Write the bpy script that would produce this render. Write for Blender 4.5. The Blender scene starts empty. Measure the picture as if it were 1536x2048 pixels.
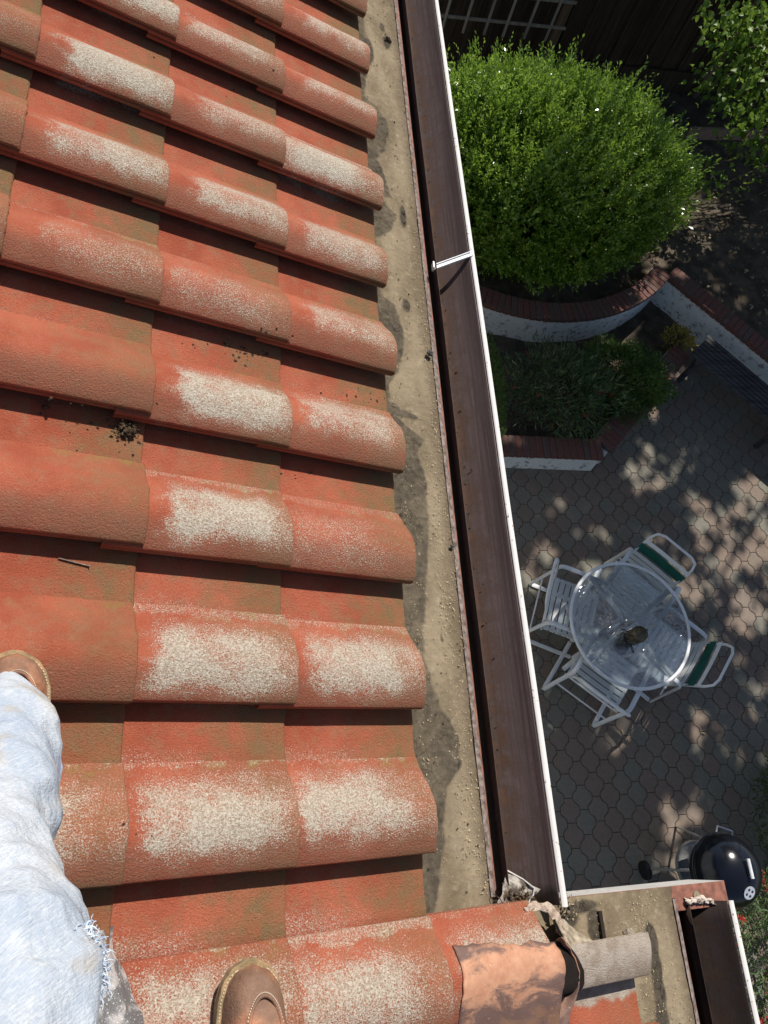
import bpy, bmesh, math, random
import numpy as np
from mathutils import Vector, Matrix, noise as mnoise
random.seed(7); rng = np.random.default_rng(11)
SC = bpy.context.scene
COL = SC.collection

# ------------------------------------------------------------------ camera
CAMZ = 6.6
R = np.array([[0.97660239, -0.06543056, 0.20485753],
              [-0.02017896, 0.92050745, 0.3902036],
              [-0.21410412, -0.38520758, 0.89764946]])      # world -> camera
FPX = 1471.4
THETA = 0.35735528
cam = bpy.data.cameras.new('camera')
camo = bpy.data.objects.new('camera', cam); COL.objects.link(camo)
M = Matrix([[*R.T[0], 0], [*R.T[1], 0], [*R.T[2], CAMZ], [0, 0, 0, 1]])
camo.matrix_world = M
cam.sensor_fit = 'VERTICAL'; cam.sensor_height = 36.0
cam.lens = FPX / 2048 * 36.0
cam.clip_start = 0.05; cam.clip_end = 500
SC.camera = camo
# ------------------------------------------------------------------ light
SUN = np.array([0.28, 0.535, 0.77]); SUN /= np.linalg.norm(SUN)
w = bpy.data.worlds.new('World'); SC.world = w; w.use_nodes = True
wt = w.node_tree; wt.nodes.clear()
sky = wt.nodes.new('ShaderNodeTexSky'); sky.sky_type = 'NISHITA'; sky.sun_disc = False
sky.sun_elevation = math.asin(SUN[2]); sky.sun_rotation = math.atan2(SUN[0], SUN[1])
bg = wt.nodes.new('ShaderNodeBackground'); bg.inputs[1].default_value = 0.078
wo = wt.nodes.new('ShaderNodeOutputWorld')
wt.links.new(sky.outputs[0], bg.inputs[0]); wt.links.new(bg.outputs[0], wo.inputs[0])
sl = bpy.data.lights.new('sun', 'SUN'); sl.energy = 5.0; sl.angle = math.radians(0.5); sl.color = (1.0, 0.955, 0.89)
so = bpy.data.objects.new('sun', sl); COL.objects.link(so)
so.location = (20, 14, 40)
so.rotation_euler = Vector(SUN).to_track_quat('Z', 'Y').to_euler()
SC.view_settings.view_transform = 'Standard'; SC.view_settings.look = 'None'
SC.view_settings.exposure = 0.12; SC.view_settings.gamma = 1.0
SC.render.engine = 'CYCLES'
SC.cycles.max_bounces = 6; SC.cycles.diffuse_bounces = 2; SC.cycles.glossy_bounces = 3
SC.cycles.transparent_max_bounces = 8; SC.cycles.caustics_reflective = False; SC.cycles.caustics_refractive = False
SC.cycles.use_denoising = True

# ------------------------------------------------------------------ measuring helpers (full-size photo pixels)
def ray(px, py):
    return R.T @ np.array([(px - 768) / FPX, (1024 - py) / FPX, -1.0])
def G(px, py, z=0.0):                       # where the sight line meets height z
    r = ray(px, py); t = (z - CAMZ) / r[2]; return np.array([r[0] * t, r[1] * t, z])
def proj(p):
    c = R @ (np.array(p, float) - np.array([0, 0, CAMZ]))
    return 768 + FPX * c[0] / -c[2], 1024 - FPX * c[1] / -c[2]
UA = np.array([math.cos(THETA), 0, -math.sin(THETA)]); VA = np.array([0, 1.0, 0]); NA = np.array([math.sin(THETA), 0, math.cos(THETA)])
D0 = 1.47
def RP(u, v, n=0.0):                        # roof coordinates -> world
    return np.array([0, 0, CAMZ]) + u * UA + v * VA + (n - D0) * NA
def RF(px, py, n=0.0):                      # pixel -> roof (u, v) at height n over the roof datum
    r = ray(px, py); t = -(D0 - n) / (NA @ r); P = r * t; return P @ UA, P @ VA
ROOF_ROT = Matrix([[UA[0], 0, NA[0]], [UA[1], 1, NA[1]], [UA[2], 0, NA[2]]]).to_4x4()

# ------------------------------------------------------------------ object helpers
def tag(o, label=None, cat=None, group=None, kind=None):
    if label: o['label'] = label
    if cat: o['category'] = cat
    if group: o['group'] = group
    if kind: o['kind'] = kind
    return o
def empty(name, loc=(0, 0, 0), rz=0.0):
    o = bpy.data.objects.new(name, None); COL.objects.link(o)
    o.location = loc; o.rotation_euler = (0, 0, rz); o.empty_display_size = 0.1
    return o
def rootmat(o):
    m = Matrix.Translation(o.location) @ o.rotation_euler.to_matrix().to_4x4()
    return (rootmat(o.parent) @ m) if o.parent else m
def link(name, me, parent=None, world=True):
    o = bpy.data.objects.new(name, me); COL.objects.link(o)
    if parent:
        o.parent = parent
        if world: o.matrix_parent_inverse = WM[parent.name].inverted() if parent.name in WM else Matrix.Identity(4)
    return o
WM = {}
def thing(name, loc, label, cat, group=None, rz=0.0):
    o = empty(name, loc, rz); tag(o, label, cat, group)
    WM[o.name] = Matrix.Translation(Vector(loc)) @ Matrix.Rotation(rz, 4, 'Z')
    return o

class MB:
    def __init__(s): s.v = []; s.f = []; s.m = []; s.mi = 0
    def add(s, vs, fs):
        b = len(s.v); s.v += [tuple(map(float, p)) for p in vs]; s.f += [tuple(b + i for i in f) for f in fs]; s.m += [s.mi] * len(fs)
    def box(s, c, d, rot=None):
        vs = []
        for x in (-.5, .5):
            for y in (-.5, .5):
                for z in (-.5, .5):
                    p = Vector((x * d[0], y * d[1], z * d[2]))
                    if rot is not None: p = rot @ p
                    vs.append(Vector(c) + p)
        s.add(vs, [(0, 1, 3, 2), (4, 6, 7, 5), (0, 4, 5, 1), (2, 3, 7, 6), (0, 2, 6, 4), (1, 5, 7, 3)])
    def beam(s, a, b, w, h, up=(0, 0, 1)):
        a = Vector(a); b = Vector(b); d = (b - a); L = d.length; d.normalize()
        x = d.cross(Vector(up)).normalized(); z = x.cross(d)
        rot = Matrix((x, d, z)).transposed()
        s.box((a + b) / 2, (w, L, h), rot)
    def tube(s, path, r, seg=8, closed=False, flat=None, cap=True):
        P = [Vector(p) for p in path]; n = len(P); rs = r if isinstance(r, list) else [r] * n
        prev = None; base = len(s.v); vs = []
        for i in range(n):
            if closed: t = P[(i + 1) % n] - P[i - 1]
            else: t = P[min(i + 1, n - 1)] - P[max(i - 1, 0)]
            t.normalize()
            if prev is None:
                ref = Vector((0, 0, 1)) if abs(t.z) < .9 else Vector((1, 0, 0))
                if flat is not None: ref = Vector(flat)
                x = ref - t * ref.dot(t); x.normalize()
            else:
                x = prev - t * prev.dot(t); x.normalize()
            if flat is not None:
                ref = Vector(flat); q = ref - t * ref.dot(t)
                if q.length > .05: x = q.normalized()
            prev = x; y = t.cross(x)
            ra, rb = (rs[i], rs[i]) if not hasattr(rs[i], '__len__') else rs[i]
            for k in range(seg):
                a = 2 * math.pi * (k + .5) / seg
                ca, sa = math.cos(a), math.sin(a)
                if seg == 4: ca *= 1.414; sa *= 1.414
                vs.append(P[i] + x * ca * ra + y * sa * rb)
        fs = []
        for i in range(n if closed else n - 1):
            for k in range(seg):
                j = (i + 1) % n
                fs.append((i * seg + k, i * seg + (k + 1) % seg, j * seg + (k + 1) % seg, j * seg + k))
        if not closed and cap:
            fs.append(tuple(range(seg))[::-1]); fs.append(tuple((n - 1) * seg + k for k in range(seg)))
        s.add(vs, fs)
    def lathe(s, prof, c=(0, 0, 0), seg=32, caps=False):
        vs = []; fs = []
        for r, z in prof:
            for k in range(seg):
                a = 2 * math.pi * k / seg; vs.append((c[0] + r * math.cos(a), c[1] + r * math.sin(a), c[2] + z))
        for i in range(len(prof) - 1):
            for k in range(seg):
                fs.append((i * seg + k, i * seg + (k + 1) % seg, (i + 1) * seg + (k + 1) % seg, (i + 1) * seg + k))
        if caps:
            fs.append(tuple(range(seg))[::-1]); fs.append(tuple((len(prof) - 1) * seg + k for k in range(seg)))
        s.add(vs, fs)
    def grid(s, fn, nu, nv):
        vs = [fn(i / nu, j / nv) for i in range(nu + 1) for j in range(nv + 1)]
        s.add(vs, [(i * (nv + 1) + j, (i + 1) * (nv + 1) + j, (i + 1) * (nv + 1) + j + 1, i * (nv + 1) + j + 1) for i in range(nu) for j in range(nv)])
    def mesh(s, name, mats, smooth=True):
        me = bpy.data.meshes.new(name); me.from_pydata(s.v, [], s.f)
        for m in (mats if isinstance(mats, (list, tuple)) else [mats]): me.materials.append(m)
        me.polygons.foreach_set('material_index', s.m)
        me.polygons.foreach_set('use_smooth', [smooth] * len(s.f)); me.update()
        return me
    def build(s, name, mats, parent=None, smooth=True, bevel=0.0, autos=True):
        o = link(name, s.mesh(name, mats, smooth), parent)
        if bevel:
            b = o.modifiers.new('bevel', 'BEVEL'); b.width = bevel; b.segments = 2; b.limit_method = 'ANGLE'; b.angle_limit = .7
            b.harden_normals = False
        if smooth and autos: shade_auto(o.data)
        return o
def shade_auto(me, ang=40):
    bm = bmesh.new(); bm.from_mesh(me); lim = math.radians(ang)
    for e in bm.edges:
        if len(e.link_faces) == 2 and e.calc_face_angle(0) > lim: e.smooth = False
    bm.to_mesh(me); bm.free()
def np_mesh(name, V, F, mats, smooth=False, attr=None, parent=None):
    me = bpy.data.meshes.new(name); nf, k = F.shape
    me.vertices.add(len(V)); me.vertices.foreach_set('co', np.asarray(V, np.float32).ravel())
    me.loops.add(nf * k); me.loops.foreach_set('vertex_index', F.astype(np.int32).ravel())
    me.polygons.add(nf); me.polygons.foreach_set('loop_start', np.arange(0, nf * k, k, dtype=np.int32))
    me.polygons.foreach_set('loop_total', np.full(nf, k, np.int32))
    if smooth: me.polygons.foreach_set('use_smooth', np.ones(nf, bool))
    for m in (mats if isinstance(mats, (list, tuple)) else [mats]): me.materials.append(m)
    me.update(calc_edges=True)
    if attr:
        for an, av in attr.items():
            a = me.attributes.new(an, 'FLOAT', 'POINT'); a.data.foreach_set('value', np.asarray(av, np.float32))
    me.validate()
    return link(name, me, parent)

# ------------------------------------------------------------------ materials
class Mat:
    def __init__(s, name, rough=.8, spec=.3, metal=0.0):
        s.m = bpy.data.materials.new(name); s.m.use_nodes = True; s.t = s.m.node_tree
        s.b = s.t.nodes['Principled BSDF']; s.b.inputs['Roughness'].default_value = rough
        s.b.inputs['Specular IOR Level'].default_value = spec; s.b.inputs['Metallic'].default_value = metal
    def n(s, t, **k):
        nd = s.t.nodes.new(t)
        for a, v in k.items(): setattr(nd, a, v)
        return nd
    def put(s, sock, v):
        if isinstance(v, bpy.types.NodeSocket): s.t.links.new(v, sock)
        elif v is not None:
            if hasattr(v, '__len__') and len(v) == 3 and sock.type == 'RGBA': v = (*v, 1)
            sock.default_value = v
    def obj(s): return s.n('ShaderNodeTexCoord').outputs['Object']
    def pos(s): return s.n('ShaderNodeNewGeometry').outputs['Position']
    def rnd(s): return s.n('ShaderNodeObjectInfo').outputs['Random']
    def attr(s, name): return s.n('ShaderNodeAttribute', attribute_name=name).outputs['Fac']
    def noise(s, vec, scale, detail=4, rough=.55, dist=0):
        nd = s.n('ShaderNodeTexNoise'); s.put(nd.inputs['Vector'], vec); nd.inputs['Scale'].default_value = scale
        nd.inputs['Detail'].default_value = detail; nd.inputs['Roughness'].default_value = rough; nd.inputs['Distortion'].default_value = dist
        return nd.outputs['Fac']
    def vor(s, vec, scale, feature='F1'):
        nd = s.n('ShaderNodeTexVoronoi', feature=feature); s.put(nd.inputs['Vector'], vec); nd.inputs['Scale'].default_value = scale
        return nd
    def math(s, op, a, b=None, clamp=False):
        nd = s.n('ShaderNodeMath', operation=op, use_clamp=clamp); s.put(nd.inputs[0], a)
        if b is not None: s.put(nd.inputs[1], b)
        return nd.outputs[0]
    def mapr(s, v, a, b, c=0.0, d=1.0, smooth=True):
        nd = s.n('ShaderNodeMapRange', interpolation_type='SMOOTHSTEP' if smooth else 'LINEAR'); s.put(nd.inputs[0], v)
        for i, x in enumerate((a, b, c, d)): s.put(nd.inputs[i + 1], x)
        return nd.outputs[0]
    def mix(s, f, a, b, blend='MIX'):
        nd = s.n('ShaderNodeMix', data_type='RGBA', blend_type=blend)
        s.put(nd.inputs[0], f); s.put(nd.inputs[6], a); s.put(nd.inputs[7], b); return nd.outputs[2]
    def vscale(s, vec, sc):
        nd = s.n('ShaderNodeVectorMath', operation='MULTIPLY'); s.put(nd.inputs[0], vec); nd.inputs[1].default_value = sc; return nd.outputs[0]
    def vadd(s, vec, v):
        nd = s.n('ShaderNodeVectorMath', operation='ADD'); s.put(nd.inputs[0], vec); s.put(nd.inputs[1], v); return nd.outputs[0]
    def xyz(s, vec):
        nd = s.n('ShaderNodeSeparateXYZ'); s.put(nd.inputs[0], vec); return nd.outputs
    def color(s, c): s.put(s.b.inputs['Base Color'], c); return s
    def bump(s, h, dist=.003, strength=1.0):
        nd = s.n('ShaderNodeBump'); s.put(nd.inputs['Height'], h); nd.inputs['Distance'].default_value = dist; nd.inputs['Strength'].default_value = strength
        s.t.links.new(nd.outputs[0], s.b.inputs['Normal']); return s
    def rough(s, r): s.put(s.b.inputs['Roughness'], r); return s
def simple(name, c, rough=.7, spec=.3, metal=0, var=.25, scale=30, bump=0.0, c2=None):
    m = Mat(name, rough, spec, metal); p = m.obj(); f = m.noise(p, scale, 5)
    c2 = c2 or tuple(x * (1 - var) for x in c); cc = tuple(min(1, x * (1 + var * .6)) for x in c)
    m.color(m.mix(m.mapr(f, .3, .7), c2, cc))
    if bump: m.bump(m.noise(p, scale * 6, 4), bump)
    return m.m

def tile_material(name, grey=False):
    m = Mat(name, .85, .25); o = m.obj(); x, y, z = m.xyz(o)[0:3]
    oi = m.n('ShaderNodeObjectInfo'); r = oi.outputs['Random']
    sepc = m.n('ShaderNodeSeparateColor'); m.t.links.new(oi.outputs['Color'], sepc.inputs[0]); lich, olive, edge = sepc.outputs
    off = m.n('ShaderNodeCombineXYZ'); m.put(off.inputs[0], m.math('MULTIPLY', r, 37.0)); m.put(off.inputs[1], m.math('MULTIPLY', r, 91.0)); m.put(off.inputs[2], m.math('MULTIPLY', r, 13.0))
    p = m.vadd(o, off.outputs[0])
    big = m.noise(p, 7, 4); mid = m.noise(p, 26, 5, .6); fine = m.noise(p, 330, 3, .7); grain = m.noise(p, 190, 4, .75)
    base = m.mix(m.mapr(big, .3, .7), (.345, .080, .040), (.455, .128, .068))
    base = m.mix(m.mapr(mid, .45, .75, 0, .5), base, (.44, .175, .105))
    # brown weathering: towards the tail and on the steep side
    tail = m.math('ADD', m.mapr(x, -.27, -.02), m.mapr(mid, .3, .75, -.40, .45))
    tail = m.math('MULTIPLY', m.math('MULTIPLY', tail, olive), m.mapr(y, .10, .16, 1.0, .62))
    base = m.mix(m.math('MULTIPLY', tail, .85, True), base, (.215, .132, .060))
    steep = m.math('MULTIPLY', m.mapr(y, .112, .118), m.mapr(y, .15, .20, 1, 0))
    base = m.mix(m.math('MULTIPLY', steep, m.mapr(fine, .35, .6, .25, .8)), base, (.225, .102, .062))
    moss = m.math('MULTIPLY', m.mapr(y, .285, .318), m.mapr(mid, .5, .68)); moss = m.math('MULTIPLY', moss, m.mapr(x, -.3, -.03))
    base = m.mix(m.math('MULTIPLY', moss, .7), base, (.26, .19, .04))
    # pale specks everywhere
    sp = m.math('MULTIPLY', m.mapr(m.noise(p, 300, 3, .8), .60, .68), m.mapr(big, .3, .6, .25, .70)); base = m.mix(sp, base, (.48, .30, .20))
    dk = m.mapr(fine, .42, .30); base = m.mix(m.math('MULTIPLY', dk, .65), base, (.09, .035, .02))
    # lichen on the crown of the barrel
    wob = m.math('MULTIPLY', m.math('SUBTRACT', mid, .5), .05); wob2 = m.math('MULTIPLY', m.math('SUBTRACT', big, .5), .06)
    r2 = m.n('ShaderNodeTexWhiteNoise', noise_dimensions='1D'); m.put(r2.inputs['W'], m.math('MULTIPLY', r, 917.0)); r2 = r2.outputs['Value']
    yy = m.math('ADD', m.math('ADD', m.math('ADD', y, wob), wob2), m.math('MULTIPLY', m.math('SUBTRACT', r2, .5), .045))
    xx = m.math('ADD', m.math('ADD', x, m.math('MULTIPLY', m.math('SUBTRACT', mid, .5), .14)), m.math('MULTIPLY', m.math('SUBTRACT', r, .5), .11))
    band = m.math('MULTIPLY', m.mapr(yy, .114, .180), m.mapr(yy, .245, .335, 1, 0))
    band = m.math('MULTIPLY', band, m.mapr(xx, -.365, -.275)); band = m.math('MULTIPLY', band, m.mapr(xx, -.11, .0, 1, .50))
    band = m.math('MULTIPLY', band, m.mapr(m.noise(p, 11, 4), .30, .6, .72, 1.08))
    band = m.math('MULTIPLY', band, lich)
    pan = m.math('MULTIPLY', m.mapr(yy, .30, .318), edge)
    pan2 = m.math('MULTIPLY', m.mapr(yy, .065, .0), edge); pan2 = m.math('MULTIPLY', pan2, m.mapr(xx, -.05, -.25))
    band = m.math('MAXIMUM', band, m.math('MULTIPLY', m.math('MAXIMUM', pan, pan2), .75))
    thr = m.math('SUBTRACT', .665, m.math('MULTIPLY', band, .235))
    speck = m.math('SUBTRACT', m.noise(p, 330, 3, .9), thr); speck = m.mapr(speck, -.03, .045)
    speck = m.math('MULTIPLY', speck, m.mapr(band, .02, .2))
    lc = m.mix(m.mapr(grain, .35, .65), (.34, .285, .21), (.63, .57, .47))
    col = m.mix(speck, base, lc)
    if grey:
        g = m.mapr(yy, .085, .10); gc = m.mix(m.mapr(mid, .35, .65), (.33, .26, .20), (.46, .39, .32)); gc = m.mix(m.math('MULTIPLY', dk, .5), gc, (.15, .11, .09))
        col = m.mix(g, col, gc)
    m.color(col)
    h = m.math('ADD', m.math('MULTIPLY', grain, .7), m.math('MULTIPLY', fine, .5))
    m.bump(h, .0065, 1.0)
    return m.m
TILE = tile_material('clay_tile'); TILE_GREY = tile_material('mortar_smeared_tile', True)

def felt_material():
    m = Mat('weathered_felt', .95, .1); p = m.pos()
    big = m.noise(m.vscale(p, (1, .45, 1)), 9, 5); mid = m.noise(p, 45, 6, .65); fine = m.noise(p, 420, 3, .8)
    st = m.attr('stain'); ed = m.attr('edge')
    c = m.mix(m.mapr(big, .35, .68), (.180, .140, .088), (.300, .238, .156))
    c = m.mix(m.mapr(mid, .52, .75, 0, .6), c, (.42, .345, .245))
    c = m.mix(m.mapr(fine, .6, .72, 0, .5), c, (.42, .35, .25))
    c = m.mix(m.mapr(fine, .40, .28, 0, .55), c, (.10, .075, .05))
    c = m.mix(m.math('MULTIPLY', ed, m.mapr(mid, .3, .6, .45, .95)), c, (.125, .092, .062))
    stn = m.mix(m.mapr(mid, .35, .7), (.062, .051, .038), (.110, .091, .067))
    stn = m.mix(m.mapr(fine, .62, .70), stn, (.36, .31, .22))
    vo_ = m.n('ShaderNodeTexVoronoi', feature='DISTANCE_TO_EDGE'); m.put(vo_.inputs['Vector'], m.vadd(p, m.vscale(m.n('ShaderNodeTexNoise').outputs['Color'], (.02, .02, .02)))); vo_.inputs['Scale'].default_value = 46
    crk = m.math('MULTIPLY', m.mapr(vo_.outputs['Distance'], .05, .012), m.mapr(m.noise(p, 15, 2), .5, .6)); stn = m.mix(crk, stn, (.02, .016, .012))
    c = m.mix(st, c, stn)
    pit = m.mapr(m.noise(p, 28, 2), .70, .76); c = m.mix(m.math('MULTIPLY', pit, .75), c, (.09, .065, .045))
    m.color(c)
    m.bump(m.math('ADD', m.math('MULTIPLY', mid, .9), m.math('MULTIPLY', fine, .4)), .006, .9)
    return m.m
FELT = felt_material()

def gutter_material(name='brown_gutter_metal', k=1.0):
    m = Mat(name, .42, .35); p = m.pos(); x, y, z = m.xyz(p)[0:3]
    streak = m.noise(m.vscale(p, (60, 1.2, 60)), 2.2, 5); mid = m.noise(p, 22, 6, .7); fine = m.noise(p, 230, 3, .8)
    c = m.mix(m.mapr(streak, .3, .7), (.085, .060, .054), (.140, .102, .094))
    low = m.attr('dirt')
    d = m.math('ADD', low, m.mapr(mid, .3, .7, -.3, .3)); d = m.math('ADD', d, m.mapr(streak, .3, .7, -.15, .15)); d = m.mapr(d, .05, .85)
    rust = m.mix(m.mapr(mid, .35, .65), (.035, .021, .015), (.085, .045, .029))
    c = m.mix(d, c, rust)
    pit = m.math('MULTIPLY', m.mapr(fine, .60, .68), m.mapr(mid, .40, .62)); c = m.mix(m.math('MULTIPLY', pit, .8), c, (.045, .028, .02))
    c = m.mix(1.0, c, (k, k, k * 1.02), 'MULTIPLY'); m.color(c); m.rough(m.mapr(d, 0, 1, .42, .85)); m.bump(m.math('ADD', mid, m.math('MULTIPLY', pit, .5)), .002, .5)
    return m.m
GUT = gutter_material(); GUT_DARK = gutter_material('darker_gutter_metal', .42)  # second copy: same metal multiplied darker, for the lower gutter
def white_paint(name, chips=.66, under=(.22, .09, .06), base=(.72, .69, .65)):
    m = Mat(name, .5, .4); p = m.obj(); n1 = m.noise(p, 60, 5, .7); n2 = m.noise(p, 6, 3)
    c = m.mix(m.mapr(n2, .3, .7), tuple(x * .88 for x in base), base)
    ch = m.mapr(m.math('ADD', n1, m.math('MULTIPLY', n2, .15)), chips, chips + .05); c = m.mix(ch, c, under)
    m.color(c); m.bump(n1, .001, .4); return m.m
LIP = white_paint('chipped_white_paint', .70); WHITE = white_paint('white_enamel', .9, (.4, .38, .35), (.88, .88, .88))
RUSTY = simple('rusted_drip_metal', (.25, .205, .18), .8, .2, 0, .45, 60, .002, (.11, .08, .065))
BROWNWOOD = simple('brown_painted_board', (.26, .11, .075), .65, .3, 0, .35, 35, .001, (.16, .07, .05))
def copper_material():
    m = Mat('stained_copper_sheet', .6, .3, .08); p = m.obj(); big = m.noise(m.vscale(p, (1.3, 2.6, 1)), 6.5, 8, .72, .7); mid = m.noise(p, 40, 5, .7)
    c = m.mix(m.mapr(mid, .3, .7), (.43, .205, .120), (.53, .285, .175))
    x, y, z = m.xyz(p)[0:3]
    f = m.math('ADD', big, m.math('ADD', m.mapr(y, -.44, -.30, .14, -.14), m.mapr(y, -.300, -.282, 0, .13)))
    c = m.mix(m.mapr(f, .41, .55, 0, .85), c, (.105, .072, .068)); c = m.mix(m.mapr(f, .62, .72, 0, .8), c, (.26, .14, .085)); pt = m.noise(p, 120, 4, .8); c = m.mix(m.mapr(pt, .60, .70, 0, .6), c, (.20, .12, .095)); c = m.mix(m.mapr(pt, .40, .30, 0, .5), c, (.70, .47, .34))
    m.color(c); m.bump(mid, .001, .5); m.rough(m.mapr(big, .4, .6, .55, .75)); return m.m
COPPER = copper_material()
def tar_material():
    m = Mat('silver_grey_tar', .38, .5); p = m.obj(); n1 = m.noise(p, 17, 5, .6, 1.6); n2 = m.noise(p, 300, 2, .6)
    c = m.mix(m.mapr(n1, .45, .62), (.13, .125, .125), (.40, .375, .36)); c = m.mix(m.mapr(n2, .64, .69), c, (.75, .73, .7))
    m.color(c); m.bump(m.math('ADD', n1, m.math('MULTIPLY', n2, .2)), .012, .8); return m.m
TAR = tar_material()
TORN = simple('torn_membrane', (.56, .45, .36), .9, .1, 0, .3, 60, .004, (.34, .25, .19))
DEBRIS = simple('leaf_debris', (.16, .11, .065), .95, .1, 0, .6, 120, .003, (.035, .025, .018))
GRIT = simple('pale_grit', (.50, .41, .27), .9, .2, 0, .4, 90, 0, (.30, .22, .12))
DARKBIT = simple('dark_grit', (.06, .045, .03), .9, .2, 0, .5, 90)
STONE = simple('dark_stone', (.10, .09, .085), .8, .3, 0, .4, 60, .003)
NAILM = simple('rusty_nail', (.17, .11, .085), .5, .5, .4, .4, 90)
def stucco():
    m = Mat('white_stucco', .9, .15); p = m.pos(); n1 = m.noise(p, 14, 6, .7); n2 = m.noise(p, 90, 4, .7); z = m.xyz(p)[2]
    c = m.mix(m.mapr(n2, .3, .7), (.74, .76, .74), (.86, .87, .84))
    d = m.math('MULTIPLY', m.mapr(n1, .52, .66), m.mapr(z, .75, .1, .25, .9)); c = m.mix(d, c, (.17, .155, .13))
    m.color(c); m.bump(m.math('ADD', n2, n1), .006, .7); return m.m
STUCCO = stucco()
def brick_mat():
    m = Mat('red_cap_brick', .85, .2); p = m.pos(); f = m.attr('tone'); n1 = m.noise(p, 40, 5, .7)
    c = m.mix(f, (.17, .062, .048), (.11, .078, .066)); c = m.mix(m.mapr(n1, .4, .7, 0, .6), c, (.21, .115, .09))
    m.color(c); m.bump(n1, .004, .6); return m.m
BRICK = brick_mat(); MORTAR = simple('grey_mortar', (.13, .115, .10), .95, .1, 0, .3, 60, .003)
def paver_mat():
    m = Mat('concrete_paver', .9, .2); p = m.pos(); f = m.attr('tone'); n1 = m.noise(p, 30, 5, .7); n2 = m.noise(p, 260, 3, .8); n0 = m.noise(p, 1.3, 3)
    c = m.mix(m.mapr(f, .35, .65), (.225, .208, .165), (.245, .182, .140)); c = m.mix(m.mapr(n1, .3, .75, 0, .5), c, (.12, .11, .095))
    c = m.mix(m.mapr(n0, .45, .7, 0, .35), c, (.25, .22, .18)); c = m.mix(m.mapr(n2, .64, .72, 0, .6), c, (.34, .32, .28))
    m.color(c); m.bump(m.math('ADD', n2, n1), .003, .6); return m.m
PAVER = paver_mat(); JOINT = simple('joint_sand', (.065, .055, .042), 1, .05, 0, .3, 60, .004)
def soil_mat():
    m = Mat('dark_soil', 1, .05); p = m.pos(); n1 = m.noise(p, 5, 5, .7); n2 = m.noise(p, 60, 5, .8)
    c = m.mix(m.mapr(n1, .35, .7), (.075, .060, .045), (.165, .132, .097)); c = m.mix(m.mapr(n2, .58, .72), c, (.30, .25, .18)); m.color(c); m.bump(n2, .02, .8); return m.m
SOIL = soil_mat()
def wood_mat(name, a, b, axis=2):
    m = Mat(name, .85, .15); p = m.pos(); sc = [26, 26, 26]; sc[axis] = 1.4
    n1 = m.noise(m.vscale(p, sc), 1.0, 5, .65); n2 = m.noise(p, 1.5, 3); oi = m.attr('tone')
    c = m.mix(m.mapr(n1, .3, .72), a, b); c = m.mix(m.mapr(n2, .4, .7, 0, .4), c, tuple(x * .5 for x in a)); m.color(c); m.bump(n1, .003, .6); return m.m
FENCEW = wood_mat('dark_fence_wood', (.048, .033, .024), (.100, .070, .048)); POSTW = wood_mat('brown_post_wood', (.15, .10, .065), (.24, .165, .11))
LATTW = wood_mat('grey_lattice_wood', (.24, .21, .17), (.40, .36, .30)); BENCHW = wood_mat('weathered_bench_wood', (.045, .044, .044), (.105, .10, .095), 0)
def leaf_mat(name, a, b, trans=.25, rough=.42, spec=.5, red=None):
    m = Mat(name, rough, spec); p = m.pos(); r = m.n('ShaderNodeNewGeometry').outputs['Random Per Island']
    n = m.noise(p, 3.0, 3); f = m.math('ADD', m.math('MULTIPLY', r, .65), m.math('MULTIPLY', n, .5))
    c = m.mix(m.mapr(f, .25, .85), a, b)
    if red: c = m.mix(m.mapr(r, .90, .92), c, red)
    m.color(c)
    tr = m.n('ShaderNodeBsdfTranslucent'); m.put(tr.inputs[0], m.mix(.5, c, (.30, .42, .06)))
    mx = m.n('ShaderNodeMixShader'); mx.inputs[0].default_value = trans
    out = m.t.nodes['Material Output']; m.t.links.new(m.b.outputs[0], mx.inputs[1]); m.t.links.new(tr.outputs[0], mx.inputs[2]); m.t.links.new(mx.outputs[0], out.inputs[0])
    return m.m
LEAF_BUSH = leaf_mat('glossy_bush_leaf', (.115, .235, .022), (.29, .43, .055), .38, .26, .75)
LEAF_TREE = leaf_mat('tree_leaf', (.10, .19, .022), (.21, .33, .04), .38, .45, .4)
LEAF_CAN = leaf_mat('canopy_leaf', (.035, .07, .014), (.06, .11, .02), .10, .6, .25)
LEAF_DARK = leaf_mat('dark_shrub_leaf', (.06, .105, .04), (.14, .20, .085), .2, .5, .35)
LEAF_MOUND = leaf_mat('mound_leaf', (.060, .115, .024), (.14, .22, .045), .2, .5, .35)
LEAF_RED = leaf_mat('red_flower_spike', (.30, .02, .018), (.48, .045, .03), .15, .6, .2)
LEAF_YEL = leaf_mat('yellow_leaf', (.32, .22, .03), (.46, .36, .08), .25, .5, .3)
LITTER = leaf_mat('fallen_leaf', (.22, .15, .08), (.42, .33, .20), .1, .8, .1)
BARK = simple('bark', (.13, .095, .065), .95, .1, 0, .4, 30, .01)

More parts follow.
